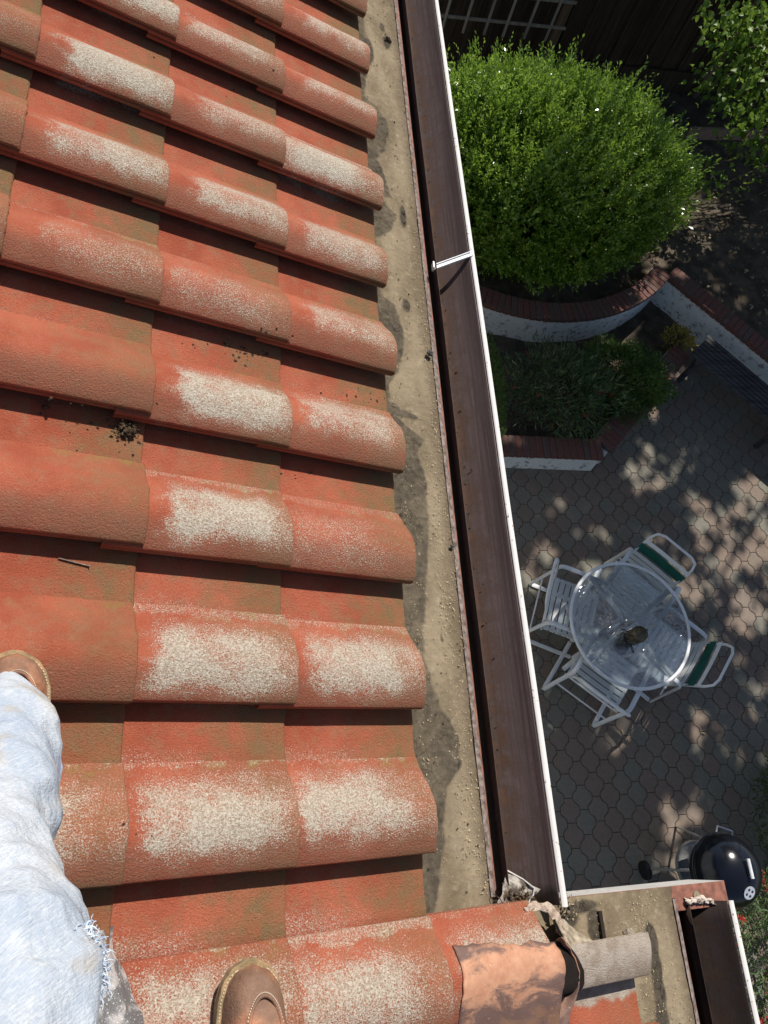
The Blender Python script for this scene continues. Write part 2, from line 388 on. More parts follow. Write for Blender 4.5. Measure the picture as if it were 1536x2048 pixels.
# ------------------------------------------------------------------ leaf clouds
def unit(a): return a / (np.linalg.norm(a, axis=-1, keepdims=True) + 1e-9)
def leaf_arrays(pos, d, L, W, fold=.22, curl=.15):
    n = len(pos); d = unit(d); up = unit(rng.normal(size=(n, 3)) * .6 + np.array([0, 0, 1.0]))
    side = unit(np.cross(d, up)); nn = np.cross(side, d); L = np.broadcast_to(L, n)[:, None]; W = np.broadcast_to(W, n)[:, None]
    base = pos; tip = pos + d * L - nn * L * curl; m1 = pos + d * L * .38 + nn * L * .03
    m2 = pos + d * L * .72 - nn * L * curl * .45
    a1 = m1 + side * W * .5 + nn * W * fold; b1 = m1 - side * W * .5 + nn * W * fold
    a2 = m2 + side * W * .36 + nn * W * fold * .6; b2 = m2 - side * W * .36 + nn * W * fold * .6
    V = np.stack([base, a1, a2, tip, b2, b1, m1, m2], 1).reshape(-1, 3)
    q = np.array([[0, 1, 6, 5], [6, 1, 2, 7], [6, 7, 4, 5], [7, 2, 3, 4]])
    F = (np.arange(n)[:, None, None] * 8 + q[None]).reshape(-1, 4)
    return V, F
def leaf_small(pos, d, L, W):
    n = len(pos); d = unit(d); up = unit(rng.normal(size=(n, 3)) * .7 + np.array([0, 0, 1.0])); side = unit(np.cross(d, up)); nn = np.cross(side, d)
    L = np.broadcast_to(L, n)[:, None]; W = np.broadcast_to(W, n)[:, None]; m = pos + d * L * .5
    V = np.stack([pos, m + side * W * .5 + nn * W * .18, pos + d * L - nn * L * .08, m - side * W * .5 + nn * W * .18], 1).reshape(-1, 3)
    F = np.arange(n * 4).reshape(-1, 4)
    return V, F
def leaves(name, pos, d, L, W, mat, parent, small=False):
    V, F = (leaf_small if small else leaf_arrays)(pos, d, L, W)
    return np_mesh(name, V, F, mat, parent=parent)
def sph(n):
    return unit(rng.normal(size=(n, 3)))

# ================================================================== GROUND, PATIO
gm = MB(); gm.box((8, 5, -.15), (120, 120, .2)); tag(gm.build('ground', SOIL, smooth=False), kind='structure')

def paver_field():
    P, Q = .1375, .206
    w1, w2 = .0945, .0430
    half = [(0, w1), (.022, w1), (.033, w1 - .005), (.0415, (w1 + w2) / 2 + .014), (.0475, (w1 + w2) / 2 + .004), (.0555, (w1 + w2) / 2 - .004), (.0615, (w1 + w2) / 2 - .014), (.070, w2 + .005), (.081, w2), (Q / 2, w2)]
    right = [(x, t) for t, x in half]
    pts = [(x, t) for x, t in right][::1]
    poly = [(x, -t) for x, t in right[::-1]] + [(x, t) for x, t in right[1:]] + [(-x, t) for x, t in right[::-1]] + [(-x, -t) for x, t in right[1:]]
    poly = np.array(poly)
    k = len(poly)
    nrm = np.array(poly); 
    g, ch = .0026, .006
    ctr = poly * 0
    def shrink(d):
        e = np.roll(poly, -1, 0) - poly; en = np.stack([e[:, 1], -e[:, 0]], 1); en /= np.linalg.norm(en, axis=1, keepdims=True) + 1e-9
        vn = en + np.roll(en, 1, 0); vn /= np.linalg.norm(vn, axis=1, keepdims=True) + 1e-9
        return poly - vn * d
    A, B = shrink(g), shrink(g + ch)
    cents = []
    for i in range(-1, 60):
        x = .2 + i * P
        for j in range(-14, 34):
            y = .07 + j * Q + (Q / 2 if i % 2 else 0)
            if x < 8.2: cents.append((x, y))
    cents = np.array(cents); n = len(cents)
    zj = rng.normal(0, .0012, n); tilt = rng.normal(0, .006, (n, 2)); rot = rng.normal(0, .008, n)
    V = np.zeros((n, 3 * k, 3)); 
    for r, (ring, z) in enumerate(((A, -.03), (A, -.0045), (B, 0.0))):
        c, s_ = np.cos(rot)[:, None], np.sin(rot)[:, None]
        X = ring[None, :, 0] * c - ring[None, :, 1] * s_; Y = ring[None, :, 0] * s_ + ring[None, :, 1] * c
        V[:, r * k:(r + 1) * k, 0] = cents[:, None, 0] + X; V[:, r * k:(r + 1) * k, 1] = cents[:, None, 1] + Y
        V[:, r * k:(r + 1) * k, 2] = z + zj[:, None] + X * tilt[:, :1] + Y * tilt[:, 1:]
    tone = np.clip(rng.normal(.5, .28, n) + .35 * np.sin(cents[:, 0] * 2.1) * np.cos(cents[:, 1] * 1.7), 0, 1)
    me = bpy.data.meshes.new('patio'); verts = V.reshape(-1, 3)
    faces = []
    for i in range(n):
        b = i * 3 * k
        for r in (0, 1):
            for q in range(k):
                faces.append((b + r * k + q, b + r * k + (q + 1) % k, b + (r + 1) * k + (q + 1) % k, b + (r + 1) * k + q))
        faces.append(tuple(b + 2 * k + q for q in range(k)))
    me.from_pydata(verts.tolist(), [], faces); me.materials.append(PAVER); me.materials.append(JOINT)
    a = me.attributes.new('tone', 'FLOAT', 'POINT'); a.data.foreach_set('value', np.repeat(tone, 3 * k).astype(np.float32))
    bm = bmesh.new(); bm.from_mesh(me)
    vs = [bm.verts.new(p) for p in ((0, -3, -.008), (8.4, -3, -.008), (8.4, 7.2, -.008), (0, 7.2, -.008))]
    f = bm.faces.new(vs); f.material_index = 1
    bm.to_mesh(me); bm.free()
    o = link('patio', me); tag(o, kind='structure')
paver_field()

# ---- planter walls (stucco with brick caps)
AC = np.array([3.5, 7.19]); AR = 2.17; APEX = np.array([5.16, 5.79]); WDIR = np.array([.70, -.714])
HW = .50
def wall_from_path(root, path, thick, h, side, cap_w=.23, brick_w=.075, capname='brick_cap'):
    """path = outer face line (list of 2D), side = +1: wall body lies on the left of the path"""
    P = [np.array(p, float) for p in path]
    T = []
    for i in range(len(P)):
        t = P[min(i + 1, len(P) - 1)] - P[max(i - 1, 0)]; T.append(t / np.linalg.norm(t))
    Nn = [np.array([-t[1], t[0]]) * side for t in T]
    mb = MB(); vs = []
    for p, nn in zip(P, Nn):
        q = p + nn * thick
        vs += [(p[0] - nn[0] * .03, p[1] - nn[1] * .03, -.05), (p[0], p[1], h - .062), (q[0], q[1], h - .062), (q[0], q[1], -.05)]
    fs = []
    for i in range(len(P) - 1):
        for k in range(3): fs.append((i * 4 + k, i * 4 + k + 1, (i + 1) * 4 + k + 1, (i + 1) * 4 + k))
    fs.append((0, 1, 2, 3)); e = (len(P) - 1) * 4; fs.append((e, e + 3, e + 2, e + 1))
    mb.add(vs, fs); mb.build('wall', STUCCO, root)
    # bricks laid across the wall
    L = [0]
    for i in range(1, len(P)): L.append(L[-1] + np.linalg.norm(P[i] - P[i - 1]))
    n = max(1, int(L[-1] / brick_w)); step = L[-1] / n
    cb = MB(); tones = []
    for k in range(n):
        s_ = (k + .5) * step; i = max(j for j in range(len(L)) if L[j] <= s_); i = min(i, len(P) - 2)
        f = (s_ - L[i]) / (L[i + 1] - L[i]); p = P[i] * (1 - f) + P[i + 1] * f; t = T[i] * (1 - f) + T[i + 1] * f; t /= np.linalg.norm(t); nn = np.array([-t[1], t[0]]) * side
        c = p + nn * (cap_w / 2 - .035); ang = math.atan2(t[1], t[0]) + random.gauss(0, .012)
        rot = Matrix.Rotation(ang, 3, 'Z') @ Matrix.Rotation(random.gauss(0, .01), 3, 'X')
        before = len(cb.v)
        cb.box((c[0], c[1], h - .031 + random.gauss(0, .0015)), (step - .010, cap_w, .062), rot)
        tn = random.random(); tones += [tn] * (len(cb.v) - before)
    me = cb.mesh('brick_cap', BRICK, False); a = me.attributes.new('tone', 'FLOAT', 'POINT'); a.data.foreach_set('value', tones)
    o = link('brick_cap', me, root); b = o.modifiers.new('bevel', 'BEVEL'); b.width = .005; b.segments = 2
    # mortar bed just under the brick tops
    mo = MB(); vs = []
    for p, nn in zip(P, Nn):
        a0 = p - nn * .026; a1 = p + nn * (cap_w - .044); vs += [(a0[0], a0[1], h - .058), (a0[0], a0[1], h - .007), (a1[0], a1[1], h - .007), (a1[0], a1[1], h - .058)]
    fs = []
    for i in range(len(P) - 1):
        for k in range(4): fs.append((i * 4 + k, i * 4 + (k + 1) % 4, (i + 1) * 4 + (k + 1) % 4, (i + 1) * 4 + k))
    fs += [(0, 1, 2, 3), (e, e + 3, e + 2, e + 1)]
    mo.add(vs, fs); mo.build('mortar_bed', MORTAR, root, smooth=False)
a1 = math.atan2(APEX[1] - AC[1], APEX[0] - AC[0])
arc = [(AC[0] + AR * math.cos(a), AC[1] + AR * math.sin(a)) for a in np.linspace(math.radians(-172), a1, 40)]
t1 = thing('garden_wall', (*arc[20], 0), 'curved white stucco wall with brick cap in front of the big round bush', 'wall')
wall_from_path(t1, arc, .20, HW, +1)
t2 = thing('garden_wall', (*APEX, 0), 'straight white stucco wall with brick cap running behind the slatted bench', 'wall')
wp = [APEX + WDIR * s_ for s_ in np.linspace(.0, 5.2, 16)]
wall_from_path(t2, [tuple(p) for p in wp], .20, HW - .004, +1)
LW = .32
t3 = thing('planter_wall', (3.2, 3.4, 0), 'low white planter wall with brick cap and cut corner at the patio', 'wall')
CORN = (3.93, 3.40); PEND = (5.28, 4.78)
wall_from_path(t3, [(.6, 3.40), (1.5, 3.40), (2.5, 3.40), CORN], .20, LW, +1)
wall_from_path(t3, [(4.02, 3.475), (4.4, 3.875), (4.8, 4.29), PEND], .20, LW - .004, +1)

# ---- soil sheets (raised bed and planter)
def inside_back(x, y):
    d = (x - AC[0]) ** 2 + (y - AC[1]) ** 2
    if x < APEX[0]: return d < (AR - .1) ** 2 or (y > AC[1] and x < AC[0]) 
    q = np.array([x, y]) - APEX; return q @ np.array([.714, .70]) > .12
def sheet(name, inside, x0, x1, y0, y1, st, z, amp, kind='structure'):
    nx, ny = int((x1 - x0) / st), int((y1 - y0) / st); idx = -np.ones((nx + 1, ny + 1), int); V = []; F = []
    for i in range(nx + 1):
        for j in range(ny + 1):
            x, y = x0 + i * st, y0 + j * st
            if inside(x, y):
                idx[i, j] = len(V); V.append((x, y, z + amp * mnoise.noise((x * 3, y * 3, 1)) + amp * .5 * mnoise.noise((x * 9, y * 9, 4))))
    for i in range(nx):
        for j in range(ny):
            q = (idx[i, j], idx[i + 1, j], idx[i + 1, j + 1], idx[i, j + 1])
            if min(q) >= 0: F.append(q)
    o = np_mesh(name, np.array(V), np.array(F), SOIL, smooth=True); tag(o, kind=kind); return o
sheet('garden_bed', inside_back, -1, 13, 1.5, 12.5, .07, .36, .035)
def inside_planter(x, y):
    if y < 3.5 or (x - AC[0]) ** 2 + (y - AC[1]) ** 2 < (AR - .05) ** 2: return False
    if (x - 4.02) * .72 - (y - 3.475) * .69 > -.08: return False
    q = np.array([x, y]) - APEX
    return q @ np.array([.714, .70]) < .05 and y < 6
sheet('planter_bed', inside_planter, .6, 6.0, 3.4, 6.0, .05, .06, .03)

# ---- fallen leaves
n = 900; X = rng.uniform(5.0, 9.5, n); Y = rng.uniform(3.5, 8.6, n); ok = np.array([inside_back(x, y) and x > 4.8 for x, y in zip(X, Y)])
pos = np.stack([X, Y, np.full(n, .395) + rng.uniform(0, .02, n)], 1)[ok]
dd = rng.normal(size=(len(pos), 3)) * np.array([1, 1, .25])
o = leaves('leaf_litter', pos, dd, rng.uniform(.03, .07, len(pos)), rng.uniform(.02, .04, len(pos)), LITTER, None); tag(o, 'scattered dry tan leaves lying on dark soil beside the bush', 'fallen leaves', kind='stuff')
n = 60; pos = np.stack([rng.uniform(1.5, 6, n), rng.uniform(-.5, 3.2, n), rng.uniform(.006, .012, n)], 1)
o = leaves('leaf_litter', pos, rng.normal(size=(n, 3)) * np.array([1, 1, .15]), rng.uniform(.02, .05, n), rng.uniform(.012, .025, n), LITTER, None); tag(o, 'few dry leaf bits scattered over the patio pavers', 'fallen leaves', kind='stuff')

# ---- fence
fr = thing('wooden_fence', (4, 9.2, 0), 'dark brown board fence standing behind the big bush', 'fence')
fb = MB(); fy = lambda x: 9.13 + (x - 4) * .09
k = 0; x = -3.0
while x < 14:
    wd = .135 + random.uniform(-.01, .01); k += 1; off = .022 if k % 2 else 0
    c = (x + wd / 2, fy(x) + off + .02); rot = Matrix.Rotation(.09, 3, 'Z') @ Matrix.Rotation(random.gauss(0, .006), 3, 'Y')
    fb.box((c[0], c[1], 1.17 + random.uniform(-.02, .02)), (wd + .012, .018, 1.95), rot); x += wd - .004 if k % 2 else wd + .006
fb.build('boards', FENCEW, fr, smooth=False)
for px_ in (1.6, 4.02, 6.5, 8.95, 11.4):
    p = MB(); p.beam((px_, fy(px_) - .06, .2), (px_, fy(px_) - .06, 2.2), .09, .09, (0, 1, 0)); p.build('post', POSTW, fr, smooth=False, bevel=.004)
for z_ in (.62, 1.85):
    p = MB(); p.beam((-3, fy(-3) + .075, z_), (14, fy(14) + .075, z_), .04, .09); p.build('rail', FENCEW, fr, smooth=False)
p = MB(); p.beam((4.6, fy(4.6) - .03, .52), (13, fy(13) - .03, .52), .035, .30); p.build('kickboard', FENCEW, fr, smooth=False)
tr = thing('garden_trellis', (3, 8.85, 1), 'grey wooden lattice trellis hung before the dark fence', 'trellis')
A = G(889, 32, 1.25); B = G(1131, 57, 1.25); dx = (B - A)[:2]; dx = dx / np.linalg.norm(dx)
lb = MB()
for zz in (1.25, 1.56, 1.87, 2.18):
    a = np.array([*(A[:2] - dx * 1.2), zz]); b = np.array([*(B[:2]), zz]); lb.beam(a, b, .018, .032)
for px_, py_ in ((881, 45), (923, 51), (965, 57), (1003, 62), (1045, 66), (1087, 69)):
    q = G(px_, py_, 1.09); lb.beam((q[0], A[1] + (q[0] - A[0]) * dx[1] / dx[0] - .025, 1.09), (q[0], A[1] + (q[0] - A[0]) * dx[1] / dx[0] - .025, 2.35), .030, .016, (0, 1, 0))
for i in range(1, 5):
    x_ = G(881, 45, 1.09)[0] - i * .27; lb.beam((x_, A[1] + (x_ - A[0]) * dx[1] / dx[0] - .025, 1.09), (x_, A[1] + (x_ - A[0]) * dx[1] / dx[0] - .025, 2.35), .030, .016, (0, 1, 0))
lb.build('lattice', LATTW, tr, smooth=False)
# low timber edging near the fence
e0 = G(1380, 258, .5); e1 = G(1600, 264, .5)
tb = MB(); tb.beam((e0[0], e0[1], .40), (e1[0], e1[1], .40), .05, .24)
o = tb.build('timber_edging', simple('sunlit_board', (.34, .22, .17), .8, .2, 0, .3, 20), None, smooth=False, bevel=.004); tag(o, 'narrow timber edging board set in the soil beyond the bush', 'edging board')

# ---- bench
be = thing('slatted_bench', (5.7, 4.4, 0), 'dark weathered slatted bench along the straight white wall', 'bench')
b0 = np.array([5.22, 4.70]); bd = np.array([.68, -.733]); bn = np.array([.733, .68])
for i in range(7):
    s_ = MB(); o_ = b0 + bn * (.03 + i * .062); off = random.uniform(-.01, .01)
    s_.beam((*(o_ + bd * off), .43 + random.gauss(0, .002)), (*(o_ + bd * 2.6), .43), .050, .024); s_.build('slat', BENCHW, be, smooth=False, bevel=.004)
for d_ in (.12, 1.3, 2.45):
    s_ = MB(); a = b0 + bd * d_; c = a + bn * .43; s_.beam((*a, .395), (*c, .395), .05, .045)
    for q in (a + bn * .03, c - bn * .03): s_.box((q[0], q[1], .187), (.05, .05, .37))
    s_.build('leg', BENCHW, be, smooth=False)

# ================================================================== VEGETATION
def stem(mb, a, b, r0, r1, n=8, wob=.06):
    a = np.array(a, float); b = np.array(b, float); P = []
    ph = rng.uniform(0, 6, 3); L = np.linalg.norm(b - a)
    for i in range(n + 1):
        f = i / n; P.append(tuple(a * (1 - f) + b * f + wob * L * math.sin(math.pi * f) * np.array([math.sin(3 * f + ph[0]), math.sin(2.5 * f + ph[1]), .3 * math.sin(4 * f + ph[2])])))
    mb.tube(P, [r0 * (1 - i / n) + r1 * i / n for i in range(n + 1)], 7)
    return P

def big_bush():
    c = np.array([3.38, 6.34, 1.08]); rad = np.array([1.38, 1.08, .92])
    t = thing('round_bush', (c[0], c[1], .36), 'big round glossy green bush filling the bed behind the curved wall', 'bush')
    lump = lambda d: 1 + .15 * np.array([mnoise.noise(Vector(q * 2.2)) for q in d]) + .14 * np.array([mnoise.noise(Vector(q * 5.0 + 3)) for q in d])
    ns = 6600                                   # shoots
    lobes = [(c, rad, 1.0), ((2.62, 6.50, 1.36), (.78, .62, .62), .26), ((4.22, 6.45, 1.05), (.78, .72, .66), .26), ((3.50, 6.62, 1.34), (.75, .55, .58), .18), ((3.0, 6.0, 1.0), (.8, .6, .62), .18)]
    D_, T_, N_ = [], [], []
    for lc, lr, q in lobes:
        d = sph(int(ns * q)); d = d[d[:, 2] > -.85]; L = lump(d + np.array(lc)); fr_ = rng.uniform(.80, 1.0, len(d)) ** .6
        D_.append(d); T_.append(np.array(lc) + d * np.array(lr) * (L * fr_)[:, None]); N_.append(unit(d / np.array(lr)))
    d = np.concatenate(D_); tipb = np.concatenate(T_); nrm = np.concatenate(N_)
    sd = unit(nrm * .7 + np.array([0, 0, .75]) + rng.normal(size=d.shape) * .28)
    sl_ = rng.uniform(.09, .27, len(d)); top = d[:, 2] > .35; sl_[top] *= rng.uniform(.7, 1.9, top.sum())
    pos = []; dirs = []; Ls = []
    nl = 13
    for k in range(nl):
        f = (k + .3) / nl; p = tipb + sd * (sl_ * f)[:, None]
        az = k * 2.4 + rng.uniform(0, 6, len(d)); ref = unit(np.cross(sd, np.array([.3, .8, .1]))); b2 = np.cross(sd, ref)
        out = ref * np.cos(az)[:, None] + b2 * np.sin(az)[:, None]
        pos.append(p); dirs.append(unit(out * (1.0 - .45 * f) + sd * (.55 + .5 * f) + rng.normal(size=p.shape) * .2)); Ls.append(rng.uniform(.040, .070, len(d)) * (1 - .25 * f))
    pos = np.concatenate(pos); dirs = np.concatenate(dirs); Ls = np.concatenate(Ls)
    keep = pos[:, 2] > .40
    leaves('foliage', pos[keep], dirs[keep], Ls[keep], Ls[keep] * .44, LEAF_BUSH, t, small=True)
    mb = MB()
    for i in range(16):
        a = rng.uniform(0, 6.28); e = c + np.array([math.cos(a) * rad[0] * .7, math.sin(a) * rad[1] * .7, rng.uniform(.1, .6)])
        stem(mb, (c[0] + math.cos(a) * .12, c[1] + math.sin(a) * .12, .34), e, .022, .008)
    mb.build('stem', BARK, t)
big_bush()

def mound(name, label, cat, c, rad, n, mat, L, W, up=.5, jit=.5, lump=.15, flower=None, fmat=LEAF_RED, fl=(.04, .015), shell=.45, group=None):
    c = np.array(c, float); rad = np.array(rad, float)
    t = thing(name, (c[0], c[1], 0), label, cat, group)
    d = sph(n); d = d[d[:, 2] > -.35]
    lm = 1 + lump * np.array([mnoise.noise(Vector(q * 2.6 + c)) for q in d])
    p = c + d * rad * (lm * rng.uniform(shell, 1.0, len(d)) ** .5)[:, None]
    dr = unit(d + np.array([0, 0, up]) + rng.normal(size=d.shape) * jit)
    keep = p[:, 2] > .12
    leaves('foliage', p[keep], dr[keep], rng.uniform(L * .7, L * 1.2, keep.sum()), rng.uniform(W * .7, W * 1.2, keep.sum()), mat, t, small=True)
    if flower:
        d = sph(flower); d[:, 2] = np.abs(d[:, 2]); pc = c + d * rad * 1.0
        for i in range(flower):
            ax_ = unit(d[i] + np.array([0, 0, .5]) + rng.normal(size=3) * .4); f_ = rng.uniform(0, 1, 22)[:, None]
            pp = pc[i] + ax_ * (f_ - .5) * .055 + rng.normal(size=(22, 3)) * .005
            leaves('flower', pp, rng.normal(size=pp.shape) + ax_ * .5, fl[0] * .6, fl[1], fmat, t, small=True)
    mb = MB()
    for i in range(7):
        a = rng.uniform(0, 6.28); stem(mb, (c[0], c[1], .1), c + np.array([math.cos(a) * rad[0] * .6, math.sin(a) * rad[1] * .6, rad[2] * .3]), .012, .004)
    mb.build('stem', BARK, t)
    return t
q = G(1262, 755, .42); mound('garden_shrub', 'low dense green shrub at the right end of the planter', 'shrub', (q[0] - .06, q[1] + .02, .30), (.52, .50, .30), 19000, LEAF_MOUND, .036, .017, .5, .6, .5)
q = G(1135, 770, .55); mound('flowering_shrub', 'sprawling grey green shrub with small red flowers in the planter', 'shrub', (q[0], q[1], .42), (.66, .52, .36), 5600, LEAF_DARK, .085, .014, .5, .8, .55, flower=10, fl=(.034, .006), shell=.2)
q = G(968, 770, .50); mound('clipped_hedge', 'narrow clipped green hedge along the left side of the planter', 'hedge', (q[0] + .02, q[1] + .05, .36), (.25, .80, .30), 12000, LEAF_MOUND, .026, .010, .5, .6, .1)
q = G(1362, 672, .35); mound('yellow_shrub', 'small yellow leaved plant between bench end and white wall', 'plant', (q[0], q[1], .28), (.20, .17, .16), 500, LEAF_YEL, .055, .022, .4, .8, .3, shell=.2)
q = G(1530, 1960, .45); mound('flowering_shrub', 'sunlit shrub with red flower spikes beside the lower gutter', 'shrub', (q[0] + .25, q[1] - .05, .36), (.75, .80, .36), 9000, LEAF_DARK, .075, .015, .5, .7, .3, flower=80, fl=(.06, .014), shell=.25)
q = G(1535, 1640, .4); mound('garden_shrub', 'dark green shrub edging the patio behind the black grill', 'shrub', (q[0] + .45, q[1], .3), (.45, .55, .34), 6000, LEAF_DARK, .05, .016, .5, .7, .3)

# ---- trees that shade the patio (crowns toward the sun, mostly above the picture)
def to_ground(p): return p[:2] - SUN[:2] / SUN[2] * p[2]
LIT = []      # openings in the canopy, as the sun spots they throw: pixel, height, half sizes (m), strength
def lit(px, py, z, rx, ry, k=1.0):
    LIT.append((*to_ground(G(px, py, z)), rx * (1.35 if z > .2 else 1.18), ry * (1.35 if z > .2 else 1.18), k))
lit(985, 170, 1.9, .75, .55, 1.1); lit(960, 300, 1.7, .6, .45, .9); lit(1045, 170, 1.95, .3, .3, .8); lit(930, 380, 1.5, .35, .3, .6)
lit(1330, 270, 1.6, .35, .22, .55); lit(1350, 400, 1.2, .3, .2, .4); lit(1200, 190, 1.9, .5, .2, .35)
lit(1428, 422, .4, .46, .22, 1.3); lit(1400, 470, .4, .18, .12, .8); lit(1480, 450, .4, .25, .15, .5); lit(1470, 590, .4, .25, .2, .5)
lit(1515, 985, 0, .30, .22, 1); lit(1410, 1030, 0, .35, .30, .66); lit(1300, 900, 0, .13, .12, 1.0); lit(1290, 960, 0, .26, .20, .75); lit(1150, 1010, 0, .22, .16, .55); lit(1380, 930, 0, .25, .2, .55); lit(1180, 1330, .6, .12, .1, .8); lit(1240, 1230, .72, .2, .15, .6); lit(1420, 1480, 0, .2, .25, .6); lit(1150, 280, 1.7, .9, .7, .8); lit(1290, 380, 1.4, .7, .6, .72); lit(1130, 470, 1.1, .8, .4, .6)
lit(1450, 1180, 0, .55, .42, .70); lit(1490, 1080, 0, .4, .4, .68); lit(1400, 1250, 0, .30, .3, .6); lit(1350, 1080, 0, .3, .2, .55)
lit(1100, 1110, 0, .17, .12, .95); lit(1060, 1160, 0, .14, .16, .85); lit(1190, 1075, 0, .22, .10, .7); lit(1190, 1140, 0, .18, .12, .85)
lit(1230, 1480, 0, .17, .13, 1); lit(1290, 1440, 0, .13, .10, .95); lit(1170, 1460, 0, .1, .06, .9); lit(1340, 1640, 0, .13, .20, .85); lit(1390, 1610, 0, .1, .2, .7)
lit(1500, 1380, 0, .22, .3, .55); lit(1460, 1540, 0, .25, .25, .4); lit(1160, 1180, .7, .12, .08, .9); lit(1350, 1290, .7, .12, .10, .8); lit(1060, 1010, 0, .10, .08, .6)
lit(1540, 1950, .5, .75, .85, 1.0); lit(1510, 1660, .3, .15, .1, .7); lit(1415, 258, .5, .5, .12, .8); lit(1480, 120, 1.8, .8, .7, .85); lit(1510, 260, 1.6, .4, .4, .5)
lit(1400, 160, 1.4, .2, .2, .6); lit(1320, 520, .5, .12, .08, .9); lit(1420, 640, .5, .10, .2, .55); lit(1020, 880, .3, .1, .06, .8); lit(1195, 880, .3, .13, .06, .8); lit(1345, 760, .3, .08, .10, .8)
lit(1310, 720, .6, .25, .2, .3)
LITA = np.array(LIT)
def canopy_keep(P):
    g = P[:, :2] - SUN[:2] / SUN[2] * P[:, 2:3]
    keep = np.ones(len(P), bool)
    nz = np.array([mnoise.noise((x * 6.5, y * 6.5, 7.7)) + .8 * mnoise.noise((x * 16, y * 16, 2.2)) for x, y in g])
    for x, y, rx, ry, k in LITA:
        d = np.sqrt(((g[:, 0] - x) / rx) ** 2 + ((g[:, 1] - y) / ry) ** 2)
        m = (d + nz * .45 < 1.0) & (nz < (k - .5) * 1.5 + .1 * (1 - d))
        keep &= ~m
    tiny = (nz > .78); keep &= ~tiny
    # keep the roof, the gutters and the person in the sun
    e = P[:, :2] - SUN[:2] / SUN[2] * (P[:, 2:3] - 4.3); keep &= ~((e[:, 0] < 1.75) & (e[:, 1] > -.9)); keep &= ~((e[:, 0] < 2.6) & (e[:, 1] < -.05))
    # stay out of the picture
    c = (P - np.array([0, 0, CAMZ])) @ R.T; z = -c[:, 2]
    inn = (z > .1) & (np.abs(c[:, 0]) < z * .56) & (np.abs(c[:, 1]) < z * .74); keep &= ~inn
    return keep
def tree(base, label, h, branches):
    t = thing('shade_tree', base, label, 'tree')
    mb = MB(); b = np.array(base, float); top = b + np.array([-.3, -.1, h]); stem(mb, b, top, .14, .07, 10, .03)
    for e in branches: stem(mb, b + (top - b) * rng.uniform(.35, .8), e, .055, .012, 8, .05)
    mb.build('trunk', BARK, t); return t
TB = [np.array([7.6, 13.2, .3]), np.array([11.0, 9.0, .3]), np.array([10.4, 4.4, .3])]
TL = ['tall shade tree standing behind the dark board fence', 'tall shade tree rising beyond the straight white wall', 'tall shade tree spreading high above the patio']
# canopy leaf positions
nT = 120000
g = np.stack([rng.uniform(1.0, 8.2, nT), rng.uniform(-2.2, 9.6, nT)], 1)
# clumped
nc = 3000; gc = np.stack([rng.uniform(1.0, 8.2, nc), rng.uniform(-2.2, 9.6, nc)], 1); zc = rng.uniform(6.8, 10.2, nc)
ci = rng.integers(0, nc, nT); gg = gc[ci] + rng.normal(size=(nT, 2)) * .16; zz = zc[ci] + rng.normal(size=nT) * .14
P = np.column_stack([gg + SUN[:2] / SUN[2] * zz[:, None], zz])
extra = np.column_stack([g[:40000] + SUN[:2] / SUN[2] * 8.4, np.full(40000, 8.4) + rng.normal(size=40000) * .5]); P = np.concatenate([P, extra])
P = P[canopy_keep(P)]
own = np.argmin(np.stack([np.linalg.norm(P[:, :2] - b[:2], axis=1) for b in TB]), 0)
trees = []
for k in range(3):
    sub = P[own == k]; ends = sub[rng.integers(0, len(sub), 9)]
    t = tree(TB[k], TL[k], 7.5, ends); trees.append(t)
    leaves('crown', sub, rng.normal(size=sub.shape) * np.array([1, 1, .45]) - np.array([0, 0, .1]), rng.uniform(.09, .15, len(sub)), rng.uniform(.07, .11, len(sub)), LEAF_CAN, t, small=True)
# the low branch of the first tree that hangs into the picture
cl = [(1435, 30, 2.0), (1465, 45, 2.1), (1500, 30, 2.2), (1530, 60, 2.1), (1455, 75, 1.9), (1500, 95, 2.0), (1530, 130, 1.9), (1480, 130, 1.8), (1510, 170, 1.8), (1470, 185, 1.7), (1535, 210, 1.7), (1500, 225, 1.6), (1460, 140, 1.8),
      (1520, 265, 1.5), (1485, 280, 1.4), (1530, 300, 1.4), (1410, 165, 1.5), (1425, 185, 1.45), (1550, 100, 2), (1560, 180, 1.8), (1560, 250, 1.6), (1415, 345, 1.0), (1395, 375, .9), (1480, 240, 1.6), (1440, 55, 2), (1540, 20, 2.2), (1470, 100, 1.9), (1500, 60, 2.1)]
lt = thing('leafy_tree', (8.6, 8.6, .3), 'small leafy tree with round green leaves hanging past the fence corner', 'tree')
mb = MB(); stem(mb, (8.6, 8.6, .3), (8.55, 8.65, 3.2), .07, .03); mb.build('trunk', BARK, lt)
pos = []; dr = []; mb = MB()
for (px_, py_, z_) in cl:
    c = G(px_, py_, z_); m_ = 46 if px_ > 1440 else 26
    pp = c + rng.normal(size=(m_, 3)) * np.array([.13, .13, .10]); pos.append(pp); dr.append(rng.normal(size=(m_, 3)) * .7 + np.array([-.3, -.3, -.55]))
    if px_ % 3 != 1: stem(mb, np.array([8.6, 8.7, 2.4]) + rng.normal(size=3) * .15, c, .018, .003, 8, .05)
pos.append(np.array([8.5, 8.6, 3.3]) + rng.normal(size=(1500, 3)) * np.array([.55, .55, .5])); dr.append(rng.normal(size=(1500, 3)))
pos = np.concatenate(pos); dr = np.concatenate(dr)
leaves('foliage', pos, dr, rng.uniform(.06, .105, len(pos)), rng.uniform(.045, .075, len(pos)), LEAF_TREE, lt)
